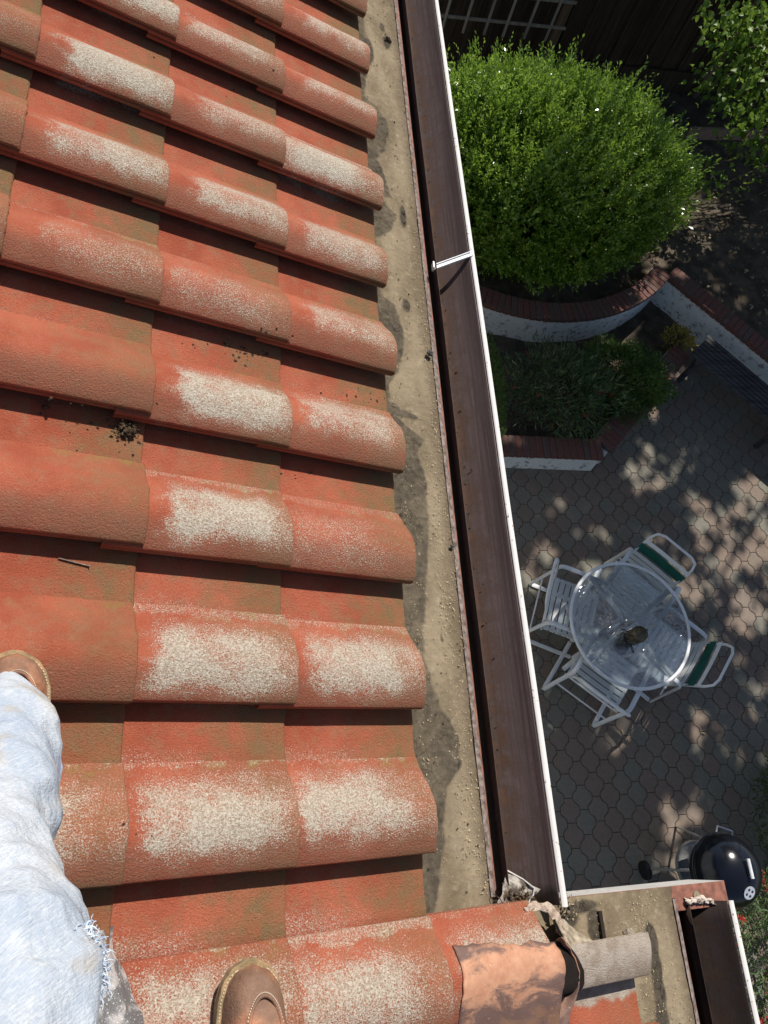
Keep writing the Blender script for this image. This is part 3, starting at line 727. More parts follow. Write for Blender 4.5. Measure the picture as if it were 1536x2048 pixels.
for (p0, p1) in (((1540, 330, .9), (1385, 385, .75)), ((1545, 375, .8), (1400, 425, .5)), ((1540, 350, .9), (1440, 400, .5)), ((1536, 300, 1.2), (1400, 330, .9)), ((1450, 385, .7), (1390, 430, .45))):
    stem(mb, G(*p0), G(*p1), .008, .002, 8, .05)
mb.build('branch', BARK, lt)
pos = np.concatenate([G(px_, py_, z_) + rng.normal(size=(14, 3)) * .07 for px_, py_, z_ in ((1470, 375, .7), (1430, 390, .6), (1500, 360, .8), (1400, 400, .55), (1520, 345, .9))])
leaves('foliage', pos, rng.normal(size=pos.shape) + np.array([0, 0, -.3]), .055, .03, LEAF_TREE, lt)
#@@PART2
# ================================================================== HOUSE
PV, SL = .3168, .319
TAILS = [1.753, 1.41, 1.067, .724, .3805, .037, -.306, -.65]
EXPO = .3433
PAN_PTS = [(-.028, -.008), (-.014, -.0015), (0, 0), (.02, -.001), (.05, -.0015), (.08, -.001), (.100, .000), (.116, .001)]
CAV_PTS = [(.150, .001), (.190, .001), (.196, .012), (.197, .032), (.186, .048), (.166, .0550), (.142, .0535), (.126, .0490), (.1150, .0445), (.1122, .0448), (.1118, .0470)]       # hollow under the barrel
TOP_PTS = [(.1126, .0505), (.1150, .0530), (.1225, .0572), (.130, .0608), (.143, .0655), (.158, .0698), (.175, .0726), (.192, .0733),
      (.208, .0712), (.224, .0665), (.240, .0590), (.256, .0490), (.271, .0380), (.285, .0275), (.298, .0185), (.309, .0120), (.319, .0078), (.321, .0058), (.3215, -.004)]
HS = PAN_PTS + CAV_PTS + TOP_PTS
HX = np.array([a for a, b in HS]); HZ = np.array([b for a, b in HS]); MONO = [i for i in range(1, len(HS) - 1) if not len(PAN_PTS) - 1 <= i < len(PAN_PTS) + len(CAV_PTS)]
MX = np.maximum.accumulate(HX[MONO]) + np.arange(len(MONO)) * 1e-7; MZ = HZ[MONO]
PAN = -.062
def v0_of(j): return -.187 + PV * j - (.020 if j < 0 else 0)
def tile_n(u, v):
    t = min([q for q in TAILS if q >= u - 1e-6] or [1.753]); du = u - t
    j = math.floor((v + .187) / PV)
    if j == 0 or (j < 0 and v < v0_of(j)): j = j - 1 if v < v0_of(j) else j
    if j == -1 and v > v0_of(-1) + SL: j = 0
    s_ = v - v0_of(j)
    return PAN + float(np.interp(s_, MX, MZ)) + .016 * (du + EXPO) / EXPO - .008
house = thing('house', (-1.5, 2.0, 0), 'house roof of weathered red barrel tiles with felt edge and brown gutters', 'house')

def tile_mesh(seed, smin=-.028, smax=.3215, jag=.0028, grey=False):
    pr = [(a, b) for a, b in HS if smin - 1e-6 <= a <= smax + 1e-6]; ss = [a for a, b in pr]
    us = [-.42, -.36, -.32, -.27, -.22, -.17, -.12, -.08, -.045, -.02, -.008, -.003, 0.0]
    dz = {-.008: -.0004, -.003: -.0022, 0.0: -.0065}
    ns = len(ss); V = []; 
    for u in us:
        for s_, h in pr:
            uu = u
            if u > -.01: uu += jag * mnoise.noise((s_ * 60, seed * 3.1, 0)) + .0012 * mnoise.noise((s_ * 240, seed * 7.7, 0))
            if u == 0.0: uu += 0
            h += .0016 * mnoise.noise((u * 7, s_ * 9, seed * 5.3)) + .0007 * mnoise.noise((u * 40, s_ * 40, seed))
            V.append((uu, s_, h + .016 * (u + EXPO) / EXPO - .008 + dz.get(u, 0)))
    nu = len(us); F = [(i * ns + j, (i + 1) * ns + j, (i + 1) * ns + j + 1, i * ns + j + 1) for i in range(nu - 1) for j in range(ns - 1)]
    b = len(V); lo = .015                         # underside
    for u in (us[0], us[-1]):
        for s_, h in pr:
            V.append((u - (.004 if u == 0 else 0), s_, h - lo + .016 * (u + EXPO) / EXPO - .008))
    F += [(b + j, b + j + 1, b + ns + j + 1, b + ns + j) for j in range(ns - 1)]
    t = (nu - 1) * ns
    F += [(t + j, b + ns + j, b + ns + j + 1, t + j + 1) for j in range(ns - 1)]
    F += [(j, j + 1, b + j + 1, b + j) for j in range(ns - 1)]
    me = bpy.data.meshes.new('roof_tile'); me.from_pydata(V, [], F); me.materials.append(TILE_GREY if grey else TILE)
    me.polygons.foreach_set('use_smooth', [True] * len(F)); me.update(); shade_auto(me, 32); return me
TM = [tile_mesh(k + 1) for k in range(7)]
def place_tile(col, j, me=None, color=None, label=None, dv=0, du=0):
    o = link('roof_tile', me or TM[(col * 5 + j * 3 + 21) % 7], house)
    P = RP(TAILS[col] + du, v0_of(j) + dv, PAN)
    rz = Matrix.Rotation(random.gauss(0, .005), 4, 'Z')
    o.matrix_basis = Matrix.Translation(Vector(P)) @ ROOF_ROT @ rz
    o.color = color or (random.uniform(.45, 1.12), random.uniform(.7, 1.25), random.choice([0, 0, .25, .5, .8]), 1)
    if label: o['label'] = label
    return o
SMOOTH = {(4, 1), (4, 2), (4, 3)}
for col in range(2, 7):
    for j in range(-3, 12):
        c = None; lb_ = None
        if (col, j) in SMOOTH: c = (.10, .85, 0, 1); lb_ = 'smooth clean red tile without lichen'
        elif col == 5: c = (random.uniform(.25, .5), 1, .2, 1)
        elif (col, j) in ((3, 0), (3, 1), (2, 0), (2, 1), (4, 0), (3, 2)): c = (1.0, .9, .7, 1)
        elif j == -1: c = (.95, .8, .9, 1)
        place_tile(col, j, None, c, lb_, random.gauss(0, .0012) + (.007 if (col, j) in ((4, 2), (4, 3)) else 0), random.gauss(0, .002))
for j in (-1, -2, -3): place_tile(1, j, None, (.9, .6, .5, 1), None, 0, -.045 if j == -1 else 0)
for j in (-2, -3): place_tile(0, j, None, (.6, .7, .3, 1))
place_tile(0, -1, tile_mesh(31, -.028, .210, .004, True), (.1, .25, 0, 1), 'cut tile with grey mortar smeared over its barrel', .010, -.06)
# the rest of the roof, up and away from the picture
MR = MB()
for col_t in (-.65, -.993, -1.337, -1.68):
    for j in range(-4, 13):
        for i, a in enumerate((-.3433, 0)):
            pass
        us = (-.3433, 0.0); ss = HX[1:-1]
        vs = [tuple(RP(col_t + u, v0_of(j) + s_, PAN + h_ + .016 * (u + EXPO) / EXPO - .008)) for u in us for s_, h_ in HS[1:-1]]; n_ = len(ss)
        MR.add(vs, [(k, n_ + k, n_ + k + 1, k + 1) for k in range(n_ - 1)])
o = MR.build('upper_roof_tiles', TILE, house); o['kind'] = 'stuff'

# deck, walls
dk = MB()
def roofbox(mb, u0, u1, v0, v1, n0, n1):
    c = [tuple(RP(u, v, n)) for u in (u0, u1) for v in (v0, v1) for n in (n0, n1)]
    mb.add(c, [(0, 1, 3, 2), (4, 6, 7, 5), (0, 4, 5, 1), (2, 3, 7, 6), (0, 2, 6, 4), (1, 5, 7, 3)])
roofbox(dk, -2.2, 1.275, -.262, 5.0, -.13, -.112); roofbox(dk, -2.2, 1.885, -2.0, -.265, -.13, -.112)
dk.build('roof_deck', simple('deck_board', (.16, .11, .07), .9, .1), house, smooth=False)
wl = MB(); wl.box((-.95, 2.35, 2.05), (2.6, 5.0, 4.1)); wl.box((-.65, -1.1, 1.93), (3.2, 1.78, 3.86)); wl.build('house_wall', STUCCO, house, smooth=False)

# felt strips with relief and damp stains
BL = [(735, 100, 12, 26), (812, 610, 8, 12), (806, 432, 6, 22), (985, 1500, 10, 60), (772, 85, 8, 12), (764, 55, 5, 8)]
BLINE = [(715, -40), (730, 60), (738, 110), (728, 190), (758, 215), (775, 245), (772, 300), (752, 318), (748, 385), (785, 398), (793, 430), (782, 462), (752, 475), (757, 560), (765, 590), (792, 610), (800, 650), (808, 690), (800, 740), (778, 770), (778, 800), (790, 832), (846, 842), (848, 880), (832, 905), (850, 960), (862, 1040),
         (855, 1100), (850, 1200), (848, 1260), (850, 1310), (866, 1370), (885, 1420), (915, 1470), (920, 1530), (897, 1572), (885, 1640), (890, 1680), (878, 1740), (870, 1800), (860, 1850)]
BL2 = [(1304, 1885, 12, 40), (1310, 1930, 13, 45), (1317, 1985, 14, 50), (1324, 2040, 14, 50), (1190, 1850, 12, 40), (1165, 1812, 30, 14), (1140, 1830, 16, 24)]
def felt_sheet(name, u0, u1, v0, v1, blobs, top_slope=None, line=None):
    st = .0042; nu = int((u1 - u0) / st); nv = int((v1 - v0) / st)
    uu, vv = np.meshgrid(np.linspace(u0, u1, nu + 1), np.linspace(v0, v1, nv + 1), indexing='ij')
    if top_slope: vv = v0 + (vv - v0) / (v1 - v0) * (top_slope(uu) - v0)
    nz = np.array([mnoise.noise((a * 11, b * 8, 3)) + .6 * mnoise.noise((a * 30, b * 24, 9)) + .45 * mnoise.noise((a * 80, b * 70, 5)) for a, b in zip(uu.ravel(), vv.ravel())]).reshape(uu.shape)
    stn = np.zeros_like(uu)
    for px, py, rx, ry in blobs:
        a, b = RF(px, py, -.097); sc = 950 * 1.47 / 1.55 / 1.0
        a2, _ = RF(px + rx, py, -.097); _, b2 = RF(px, py + ry, -.097)
        d = np.sqrt(((uu - a) / abs(a2 - a)) ** 2 + ((vv - b) / abs(b2 - b)) ** 2) + nz * .26
        stn = np.maximum(stn, np.clip((1.12 - d) / .30, 0, 1))
    if line:
        q = np.array([RF(px, py, -.097) for px, py in line]); o_ = np.argsort(q[:, 1]); bu = np.interp(vv, q[o_, 1], q[o_, 0])
        stn = np.maximum(stn, np.clip((bu - uu + nz * .006) / .010 + .5, 0, 1) * np.clip(.80 + nz * .25, .3, 1))
    edge = np.clip((uu - (u1 - .055)) / .05 + nz * .25, 0, 1)
    nn = -.097 + nz * .0035 + stn * (.002 + .0035 * nz) - np.clip((uu - (u1 - .012)) / .012, 0, 1) ** 2 * .006
    uj = uu.copy(); uj[-1] += .004 * nz[-1]
    P = np.array([0, 0, CAMZ]) + uj[..., None] * UA + vv[..., None] * VA + (nn - D0)[..., None] * NA
    ny = nv + 1; i, j = np.meshgrid(np.arange(nu), np.arange(nv), indexing='ij'); q = (i * ny + j).ravel()
    F = np.stack([q, q + ny, q + ny + 1, q + 1], 1)
    np_mesh(name, P.reshape(-1, 3), F, FELT, True, {'stain': stn.ravel(), 'edge': edge.ravel()}, house)
felt_sheet('roof_felt', .95, 1.293, -.215, 3.9, BL, None, BLINE)
_a, _b = RF(1186, 1789, -.10), RF(1446, 1762, -.10)
rk = lambda u: _a[1] + (u - _a[0]) * (_b[1] - _a[1]) / (_b[0] - _a[0])
felt_sheet('roof_felt', 1.25, 1.955, -1.1, -.2, BL2, rk)
# drip edges
def drip(u, v0, v1, name='drip_edge'):
    mb = MB(); n_ = int((v1 - v0) / .012); vs = []; 
    for i in range(n_ + 1):
        v = v0 + (v1 - v0) * i / n_; w_ = .0032 * mnoise.noise((v * 22, u, 1)) + .002 * mnoise.noise((v * 90, u, 4))
        k = .55 if v > 1.7 else 1.0
        for a, b in ((-.010, -.0935), (.002 * k + w_, -.0945), (.007 * k + w_, -.097), (.0075 * k + w_, -.135)): vs.append(tuple(RP(u + a, v, b)))
    mb.add(vs, [(i * 4 + q, i * 4 + q + 1, i * 4 + q + 5, i * 4 + q + 4) for i in range(n_) for q in range(3)])
    return mb.build(name, RUSTY, house)
drip(1.293, -.19, 4.4); drip(1.955, -1.3, -.262)
# gutters
def gutter(xb, zl, wdt, y0, y1, label, darken=0.0):
    pr = [(0, .012, .7), (.001, -.085, .95), (.012, -.093, 1.0), (.030, -.094, .95), (.042, -.0905, .8), (.056, -.080, .5), (.070, -.066, .25), (.084, -.050, .10), (.096, -.034, .04), (.106, -.018, .02), (.113, -.006, .0), (.1165, -.001, .0)]
    k = (wdt - .016) / .1165; rib = []
    for a, b in zip(pr[:-1], pr[1:]):
        for q in (0, .5): rib.append(tuple(a[i] * (1 - q) + b[i] * q for i in range(3)))
    rib.append(pr[-1]); n_ = int((y1 - y0) / .05); V = []; A = []
    for i in range(n_ + 1):
        y = y0 + (y1 - y0) * i / n_; wv = .0016 * mnoise.noise((y * 1.7, xb, 0))
        for x, z, d in rib: V.append((xb + x * k + wv, y, zl + z + wv * .6)); A.append(d + darken)
    m_ = len(rib); F = [(i * m_ + q, (i + 1) * m_ + q, (i + 1) * m_ + q + 1, i * m_ + q + 1) for i in range(n_) for q in range(m_ - 1)]
    g_ = np_mesh('gutter', np.array(V), np.array(F), GUT_DARK if darken else GUT, True, {'dirt': A}, house); g_['label'] = label
    so_ = g_.modifiers.new('sheet', 'SOLIDIFY'); so_.thickness = .0018; so_.offset = -1
    L = MB(); L.tube([(xb + wdt - .007 + .0016 * mnoise.noise((y * 1.7, xb, 0)), y, zl + .003 + .0009 * mnoise.noise((y * 1.7, xb, 0))) for y in np.linspace(y0 - .004, y1, n_)], (.0085, .0055), 8, flat=(1, 0, 0))
    L.build('gutter_lip', LIP, g_)
    return g_
g1 = gutter(.700, 4.684, .149, -.222, 5.0, 'long open brown gutter with chipped white lip')
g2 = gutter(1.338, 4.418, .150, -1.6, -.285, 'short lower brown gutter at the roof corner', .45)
# hanger bracket: a white channel across the gutter
hb = MB(); a = np.array([.693, 1.742, 4.684]); b = np.array([.838, 1.815, 4.690])
hb.beam(a, b, .013, .003); dn = np.array([b[1] - a[1], -(b[0] - a[0]), 0]); dn = dn / np.linalg.norm(dn) * .008
for s_ in (-1, 1): hb.beam(a + dn * s_ + np.array([0, 0, .003]), b + dn * s_ + np.array([0, 0, .003]), .002, .008)
hb.box((.834, 1.812, 4.683), (.005, .022, .020)); hb.box((.690, 1.742, 4.692), (.005, .026, .022))
hb.build('hanger_bracket', WHITE, g1, smooth=False)
# rake board at the roof corner
rb = MB(); ua, ub = 1.02, RF(1450, 1768, -.11)[0]
def rbp(u, side, n): return tuple(RP(u, rk(u) - side * .066, n))
vs = [rbp(u, s_, n_) for u in (ua, ub) for s_ in (0, 1) for n_ in (-.110, -.24)]
rb.mi = 0; rb.add(vs, [(0, 1, 3, 2), (4, 6, 7, 5), (2, 3, 7, 6), (0, 2, 6, 4), (1, 5, 7, 3)])
rb.mi = 1; rb.add(vs, [(0, 4, 5, 1)])
rb.build('rake_board', [BROWNWOOD, LIP], house, smooth=False, bevel=.002)
sc_ = MB(); q = RP(2.07, rk(2.07) - .033, -.1085); sc_.tube([q, q + NA * .004], .014, 14); sc_.tube([q + NA * .004, q + NA * .0065], .006, 6); sc_.build('screw_head', simple('dull_screw', (.38, .33, .22), .5, .5, .3), house)
# fascia under the main eave
fa = MB(); fa.box((.672, 2.4, 4.575), (.026, 5.2, .15)); fa.box((1.308, -1.2, 4.32), (.026, 1.85, .15)); fa.build('fascia_board', BROWNWOOD, house, smooth=False)
# dark strip coloured as a narrow gap's shade, felt lap beside it
lu, lv = RF(1204, 1850, -.09)
lp = MB(); roofbox(lp, lu - .006, lu + .006, lv - .06, lv + .032, -.112, -.088); lp.build('gap_shade', simple('gap_shade_dark', (.028, .02, .016), .7, .2), house, smooth=False)
lp = MB(); roofbox(lp, lu + .0065, lu + .07, lv - .06, lv + .032, -.110, -.0915); lp.build('felt_lap', FELT, house, smooth=False)

# copper sheet laid over the corner tile
cp = MB(); cu0, cu1 = 1.098, 1.366
def cop(fu, fv):
    v = -.262 - .025 * fu + .010 * (1 - fv) * mnoise.noise((fu * 7, 9, 0)) + .004 * (1 - fv) * mnoise.noise((fu * 25, 2, 0)) + fv * (-.66 + .262); u = cu0 + (cu1 - cu0) * fu + .006 * mnoise.noise((fv * 5, 1, 0)) * 1.5 + .003 * mnoise.noise((fv * 26, 4, 0)) - .02 * fv * (1 - fu)
    vl = max(v, -.365); n_ = tile_n(min(u, 1.40), vl) - .42 * (vl - v) + .0055 + .003 * mnoise.noise((fu * 5, fv * 7, 2)) + .012 * max(0, fu - .8) / .2 * (1 if v < -.3 else .4)
    return tuple(RP(u, v, n_))
cp.grid(cop, 26, 46)
co = cp.build('copper_sheet', COPPER, None, autos=False); sm = co.modifiers.new('sheet', 'SOLIDIFY'); sm.thickness = .002
# keep its stain pattern in roof coordinates
me = co.data; inv = (Matrix.Translation(Vector(RP(0, 0, 0))) @ ROOF_ROT).inverted(); me.transform(inv); co.matrix_basis = Matrix.Translation(Vector(RP(0, 0, 0))) @ ROOF_ROT
tag(co, 'bent sheet of stained orange copper laid over the corner roof tile', 'copper sheet')
# flared end of the sheet and a black sheet painting the hollow's shade
rim = [((1124, 1874), .030), ((1141, 1896), .022), ((1156, 1928), .012), ((1161, 1962), .004), ((1153, 1996), -.004), ((1140, 2030), -.012), ((1130, 2075), -.02)]
low = [((1112, 1880), -.015), ((1124, 1903), -.022), ((1138, 1935), -.028), ((1142, 1968), -.034), ((1126, 2000), -.030), ((1104, 2035), -.024), ((1092, 2075), -.03)]
def path_pt(L, f):
    k = f * (len(L) - 1); i = min(int(k), len(L) - 2); q = k - i; (p0, n0), (p1, n1) = L[i], L[i + 1]
    px, py, n_ = p0[0] * (1 - q) + p1[0] * q, p0[1] * (1 - q) + p1[1] * q, n0 * (1 - q) + n1 * q
    return np.array(RP(*RF(px, py, n_), n_))
fl = MB()
def flr(fu, fv):
    a, b = path_pt(rim, fu), path_pt(low, fu)
    return tuple(a * (1 - fv) + b * fv + NA * (-.004 * math.sin(math.pi * fv) + .004 * mnoise.noise((fu * 11, fv * 4, 5))) + UA * .003 * mnoise.noise((fu * 13, fv * 3, 0)))
fl.grid(flr, 40, 10)
fo = fl.build('flared_end', [COPPER], co, autos=False); fo.matrix_parent_inverse = co.matrix_basis.inverted(); fo.modifiers.new('sheet', 'SOLIDIFY').thickness = .002
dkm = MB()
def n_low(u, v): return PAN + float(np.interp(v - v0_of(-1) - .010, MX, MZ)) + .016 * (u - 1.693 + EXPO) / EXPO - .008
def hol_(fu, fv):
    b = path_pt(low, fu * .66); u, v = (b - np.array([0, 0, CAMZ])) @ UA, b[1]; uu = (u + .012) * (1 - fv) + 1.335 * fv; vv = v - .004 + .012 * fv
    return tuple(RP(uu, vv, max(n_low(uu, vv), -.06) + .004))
dkm.grid(hol_, 14, 8); dkm.build('hollow_shade', simple('hollow_shade', (.022, .017, .015), .9, .1), house, autos=False)  # black sheet coloured as the shade inside the hollow
# torn membrane around the corner
def crumple(name, pix, n0, width, mat, seed, amp=.012, parent=None, nu=40, nv=8, lift=0.0):
    mb = MB()
    def fn(fu, fv):
        k = fu * (len(pix) - 1); i = min(int(k), len(pix) - 2); f = k - i
        px = pix[i][0] * (1 - f) + pix[i + 1][0] * f; py = pix[i][1] * (1 - f) + pix[i + 1][1] * f
        u, v = RF(px, py, n0); t = np.array([pix[i + 1][0] - pix[i][0], pix[i + 1][1] - pix[i][1]], float); t /= np.linalg.norm(t) + 1e-9
        w_ = width * (.6 + .4 * math.sin(math.pi * fu)) * (1 + .5 * mnoise.noise((fu * 6, seed, 0)))
        a = (fv - .5) * w_
        return tuple(RP(u + -t[1] * a + .5 * amp * mnoise.noise((fu * 15, fv * 4, seed + 3)), v - t[0] * a + .5 * amp * mnoise.noise((fu * 15, fv * 4, seed + 8)), n0 + lift * fv + amp * mnoise.noise((fu * 12, fv * 5, seed)) + amp * .6 * mnoise.noise((fu * 30, fv * 11, seed + 1))))
    mb.grid(fn, nu, nv); o = mb.build(name, mat, parent, autos=False); o.modifiers.new('sheet', 'SOLIDIFY').thickness = .003; return o
o = crumple('torn_membrane', [(1050, 1822), (1072, 1812), (1098, 1816), (1112, 1836), (1119, 1858), (1132, 1880)], -.040, .024, TORN, 3.3, .0045)
tag(o, 'crumpled strip of torn pinkish membrane at the end of the corner tile', 'torn membrane')
GF = simple('grey_torn_felt', (.40, .34, .26), .95, .1, 0, .3, 50, .003, (.22, .18, .125))
gf = MB(); gA = [((1112, 1838), -.02), ((1122, 1862), -.02), ((1136, 1888), -.025), ((1150, 1915), -.03)]; gB = [((1128, 1838), -.085), ((1152, 1862), -.085), ((1185, 1880), -.07), ((1205, 1893), -.055)]
def gff(fu, fv):
    a, b = path_pt(gA, fu), path_pt(gB, fu); return tuple(a * (1 - fv) + b * fv + NA * (.007 * mnoise.noise((fu * 5, fv * 5, 2)) + .003 * mnoise.noise((fu * 16, fv * 14, 2)) - .012 * math.sin(math.pi * fv)))
gf.grid(gff, 24, 16); o = gf.build('torn_membrane', GF, None, autos=False); o.modifiers.new('sheet', 'SOLIDIFY').thickness = .003
tag(o, 'grey brown torn felt flap bridging down to the cut mortar tile', 'torn membrane')
# torn flashing flap over the gutter end
fp = MB()
def flap(fu, fv):
    A_, B_, C_, D_ = [np.array(RP(*RF(px, py, n_), n_)) for px, py, n_ in ((1012, 1742, -.085), (1070, 1778, -.075), (1052, 1822, -.07), (985, 1815, -.085))]
    p = (A_ * (1 - fu) + B_ * fu) * (1 - fv) + (D_ * (1 - fu) + C_ * fu) * fv
    return tuple(p + NA * (.012 * math.sin(3 * fu + 2 * fv) + .010 * mnoise.noise((fu * 4, fv * 4, 1)) + .018 * max(0, fu - .8) * 5 * (1 - fv)))
fp.grid(flap, 22, 16)
def flap_mat():
    m = Mat('torn_grey_flashing', .7, .3); p = m.pos(); n1 = m.noise(p, 45, 5, .7); c = m.mix(m.mapr(n1, .42, .62), (.10, .08, .06), (.40, .36, .31)); m.color(c); m.bump(n1, .004, .6); return m.m
FLAPM = flap_mat()
o = fp.build('torn_flashing', FLAPM, None, autos=False); o.modifiers.new('sheet', 'SOLIDIFY').thickness = .002; tag(o, 'torn grey metal flap with pale edge at the end of the long gutter', 'torn flashing')
def bent_edge(pix, r, mat, name, label, cat):
    mb = MB(); mb.tube([RP(*RF(px, py, n_), n_) for px, py, n_ in pix], r, 6); return tag(mb.build(name, mat, None), label, cat)
edge_ = MB(); edge_.tube([RP(*RF(px, py, n_), n_) for px, py, n_ in ((1014, 1741, -.080), (1045, 1758, -.068), (1068, 1776, -.058), (1066, 1790, -.060), (1058, 1802, -.062), (1054, 1818, -.066))], (.0035, .0022), 6)
eo = edge_.build('pale_edge', simple('pale_torn_edge', (.66, .62, .57), .7, .3), o)
def lump(name, px, py, n0, r, mat, label, cat, seed, sq=(1, 1, .6), parent=None):
    bm = bmesh.new(); bmesh.ops.create_icosphere(bm, subdivisions=4, radius=1.0)
    c = RP(*RF(px, py, n0), n0)
    for v in bm.verts:
        q = v.co.copy(); k = 1 + .35 * mnoise.noise(q * 1.7 + Vector((seed, 0, 0))) + .22 * mnoise.noise(q * 4 + Vector((0, seed, 0))) + .10 * mnoise.noise(q * 10)
        p = np.array([q.x * sq[0], q.y * sq[1], q.z * sq[2]]) * r * k; v.co = Vector(c + p[0] * UA + p[1] * VA + p[2] * NA)
    me = bpy.data.meshes.new(name); bm.to_mesh(me); bm.free(); me.materials.append(mat); me.polygons.foreach_set('use_smooth', [True] * len(me.polygons))
    o = link(name, me, parent); 
    if label: tag(o, label, cat)
    return o
RUSTL = simple('rusty_sealant', (.27, .115, .075), .7, .3, 0, .6, 55, .006, (.11, .04, .03))
lump('sealant_lump', 1090, 1787, -.105, .036, RUSTL, 'reddish brown crumpled sealant lump plugging the long gutter end', 'sealant', 1.2, (.9, .8, .6))
crumple('torn_end', [(1372, 1802), (1395, 1800), (1420, 1800), (1438, 1812)], -.10, .014, simple('torn_white_metal', (.62, .52, .44), .6, .3, 0, .4, 40), 9.1, .016, g2, 30, 6)

# ---- bits and pieces lying about
def crumbs(mb, pts, rad, flat=.6):
    for (p, nrm), r in zip(pts, rad):
        d = unit(rng.normal(size=(6, 3)) + 0) * r * rng.uniform(.55, 1.2, (6, 1))
        b = np.array([[1, 0, 0], [-1, 0, 0], [0, 1, 0], [0, -1, 0], [0, 0, 1], [0, 0, -1]]) * r * rng.uniform(.5, 1.3, (6, 1)); b[:, 0] *= rng.uniform(.7, 1.7)
        a = rng.uniform(0, 6.28); ca, sa = math.cos(a), math.sin(a); b = np.stack([b[:, 0] * ca - b[:, 1] * sa, b[:, 0] * sa + b[:, 1] * ca, b[:, 2] * flat], 1)
        vs = [p + q[0] * UA + q[1] * VA + q[2] * NA for q in b]
        mb.add(vs, [(0, 2, 4), (2, 1, 4), (1, 3, 4), (3, 0, 4), (2, 0, 5), (1, 2, 5), (3, 1, 5), (0, 3, 5)])
def felt_pts(n, fn):
    out = []
    for _ in range(n):
        u, v = fn(); out.append((RP(u, v, -.094), NA))
    return out
mb = MB()
pts = felt_pts(1500, lambda: (min(1.288, 1.262 + rng.normal() * .018), rng.uniform(-.18, 1.9) if rng.random() < .8 else rng.uniform(-.18, 3.2)))
pts += felt_pts(500, lambda: (1.225 + rng.normal() * .012, rng.uniform(-.1, 1.0)))
pts += felt_pts(380, lambda: (1.11 + abs(rng.normal()) * .035, rng.uniform(-.15, 1.4))); pts += felt_pts(220, lambda: (rng.uniform(1.08, 1.28), rng.uniform(-.18, 3.2)))
pts += felt_pts(500, lambda: (rng.uniform(1.44, 1.93), rng.uniform(-.55, -.24))); pts += felt_pts(250, lambda: (1.79 + rng.normal() * .018, rng.uniform(-.6, -.25)))
crumbs(mb, pts, np.abs(rng.normal(.0008, .0006, len(pts))) + .0004)
o = mb.build('roof_grit', GRIT, None, smooth=False); tag(o, 'pale sandy grit strewn along the felt beside the gutters', 'grit', kind='stuff')
mb = MB(); pts = []
for px, py, n_, sp in ((490, 700, 26, 26), (545, 690, 8, 16), (690, 790, 10, 30), (735, 800, 8, 26), (240, 870, 14, 50), (90, 818, 5, 8), (150, 840, 6, 50), (615, 950, 5, 20), (380, 690, 3, 10), (445, 690, 3, 8), (300, 60, 4, 60), (240, 1660, 3, 30), (450, 180, 3, 40)):
    for _ in range(n_):
        u, v = RF(px + rng.normal() * sp, py + rng.normal() * sp * .5, -.03); n1 = tile_n(u, v); u, v = RF(px + rng.normal() * sp, py + rng.normal() * sp * .4, n1); pts.append((RP(u, v, tile_n(u, v) + .001), NA))
crumbs(mb, pts, np.abs(rng.normal(.0020, .0012, len(pts))) + .0008)
pts = felt_pts(260, lambda: (rng.uniform(1.08, 1.288), rng.uniform(-.18, 3.2))); crumbs(mb, pts, np.abs(rng.normal(.0014, .0009, len(pts))) + .0005)
o = mb.build('dirt_crumbs', DARKBIT, None, smooth=False); tag(o, 'dark crumbs of dirt and moss sprinkled across the roof tiles', 'dirt crumbs', kind='stuff')
def clump(px, py, n0, r, num, label, cat='debris clump', name='debris_clump', onfelt=False, mat=DEBRIS, sz=.0022):
    u, v = RF(px, py, n0)
    if not onfelt: n0 = tile_n(u, v); u, v = RF(px, py, n0)
    mb = MB(); pts = []
    for _ in range(num):
        d = rng.normal(size=3) * .5; d[2] = abs(d[2]); pts.append((RP(u + d[0] * r, v + d[1] * r * .9, n0 + d[2] * r * .8), NA))
    crumbs(mb, pts, np.abs(rng.normal(sz, sz * .45, num)) + .001, 1.0)
    for _ in range(max(4, num // 14)):
        p = pts[rng.integers(0, num)][0]; d = unit(rng.normal(size=3)); mb.tube([p - d * r * .5, p + rng.normal(size=3) * .002, p + d * r * .5], .0009, 5)
    return tag(mb.build(name, mat, None, smooth=False), label, cat)
clump(252, 862, -.05, .019, 420, 'dark clump of mossy debris on the smooth red tile')
clump(92, 816, -.05, .008, 24, 'tiny dark leaf scrap by the pale lichen spots on the smooth tile', sz=.0016)
clump(1028, 1795, -.09, .036, 320, 'heap of leaf litter and twigs caught by the torn flashing flap', 'leaf litter', 'leaf_heap', True, sz=.0034)
clump(1130, 1808, -.088, .03, 40, 'crumbly dirt pile between gutter end and rake board', 'dirt pile', 'dirt_pile', True, simple('pale_dirt', (.30, .24, .16), .95, .1, 0, .5, 90), .003)
clump(775, 82, -.093, .014, 60, 'black rotted leaf scrap on the felt near the top of the roof edge', 'leaf scrap', 'leaf_scrap', True, DARKBIT, .003)
lump('stone', 860, 706, -.082, .0095, STONE, 'small dark stone near the felt edge halfway along the gutter', 'stone', 4.0, (1, 1.1, .8))
lump('stone', 905, 1092, -.085, .0055, STONE, 'smaller dark pebble among yellowish grit on the felt', 'stone', 6.0, (1.3, .9, .7))
lump('mortar_crumb', 1258, 1868, -.03, .012, simple('mortar_crumb', (.34, .29, .22), .95, .1, 0, .5, 90, .002), 'rounded mortar crumb on top of the cut grey tile', 'mortar crumb', 8.0, (1.5, 1, .8))
tg = MB(); tg.tube([RP(*RF(px, py, n_), n_) for px, py, n_ in ((987, 1788, -.08), (999, 1796, -.06), (1006, 1808, -.062), (1003, 1825, -.075))], .0013, 6); tag(tg.build('twig', DEBRIS, None), 'curled brown twig poking from the leaf litter heap', 'twig')
mb = MB(); pts = []
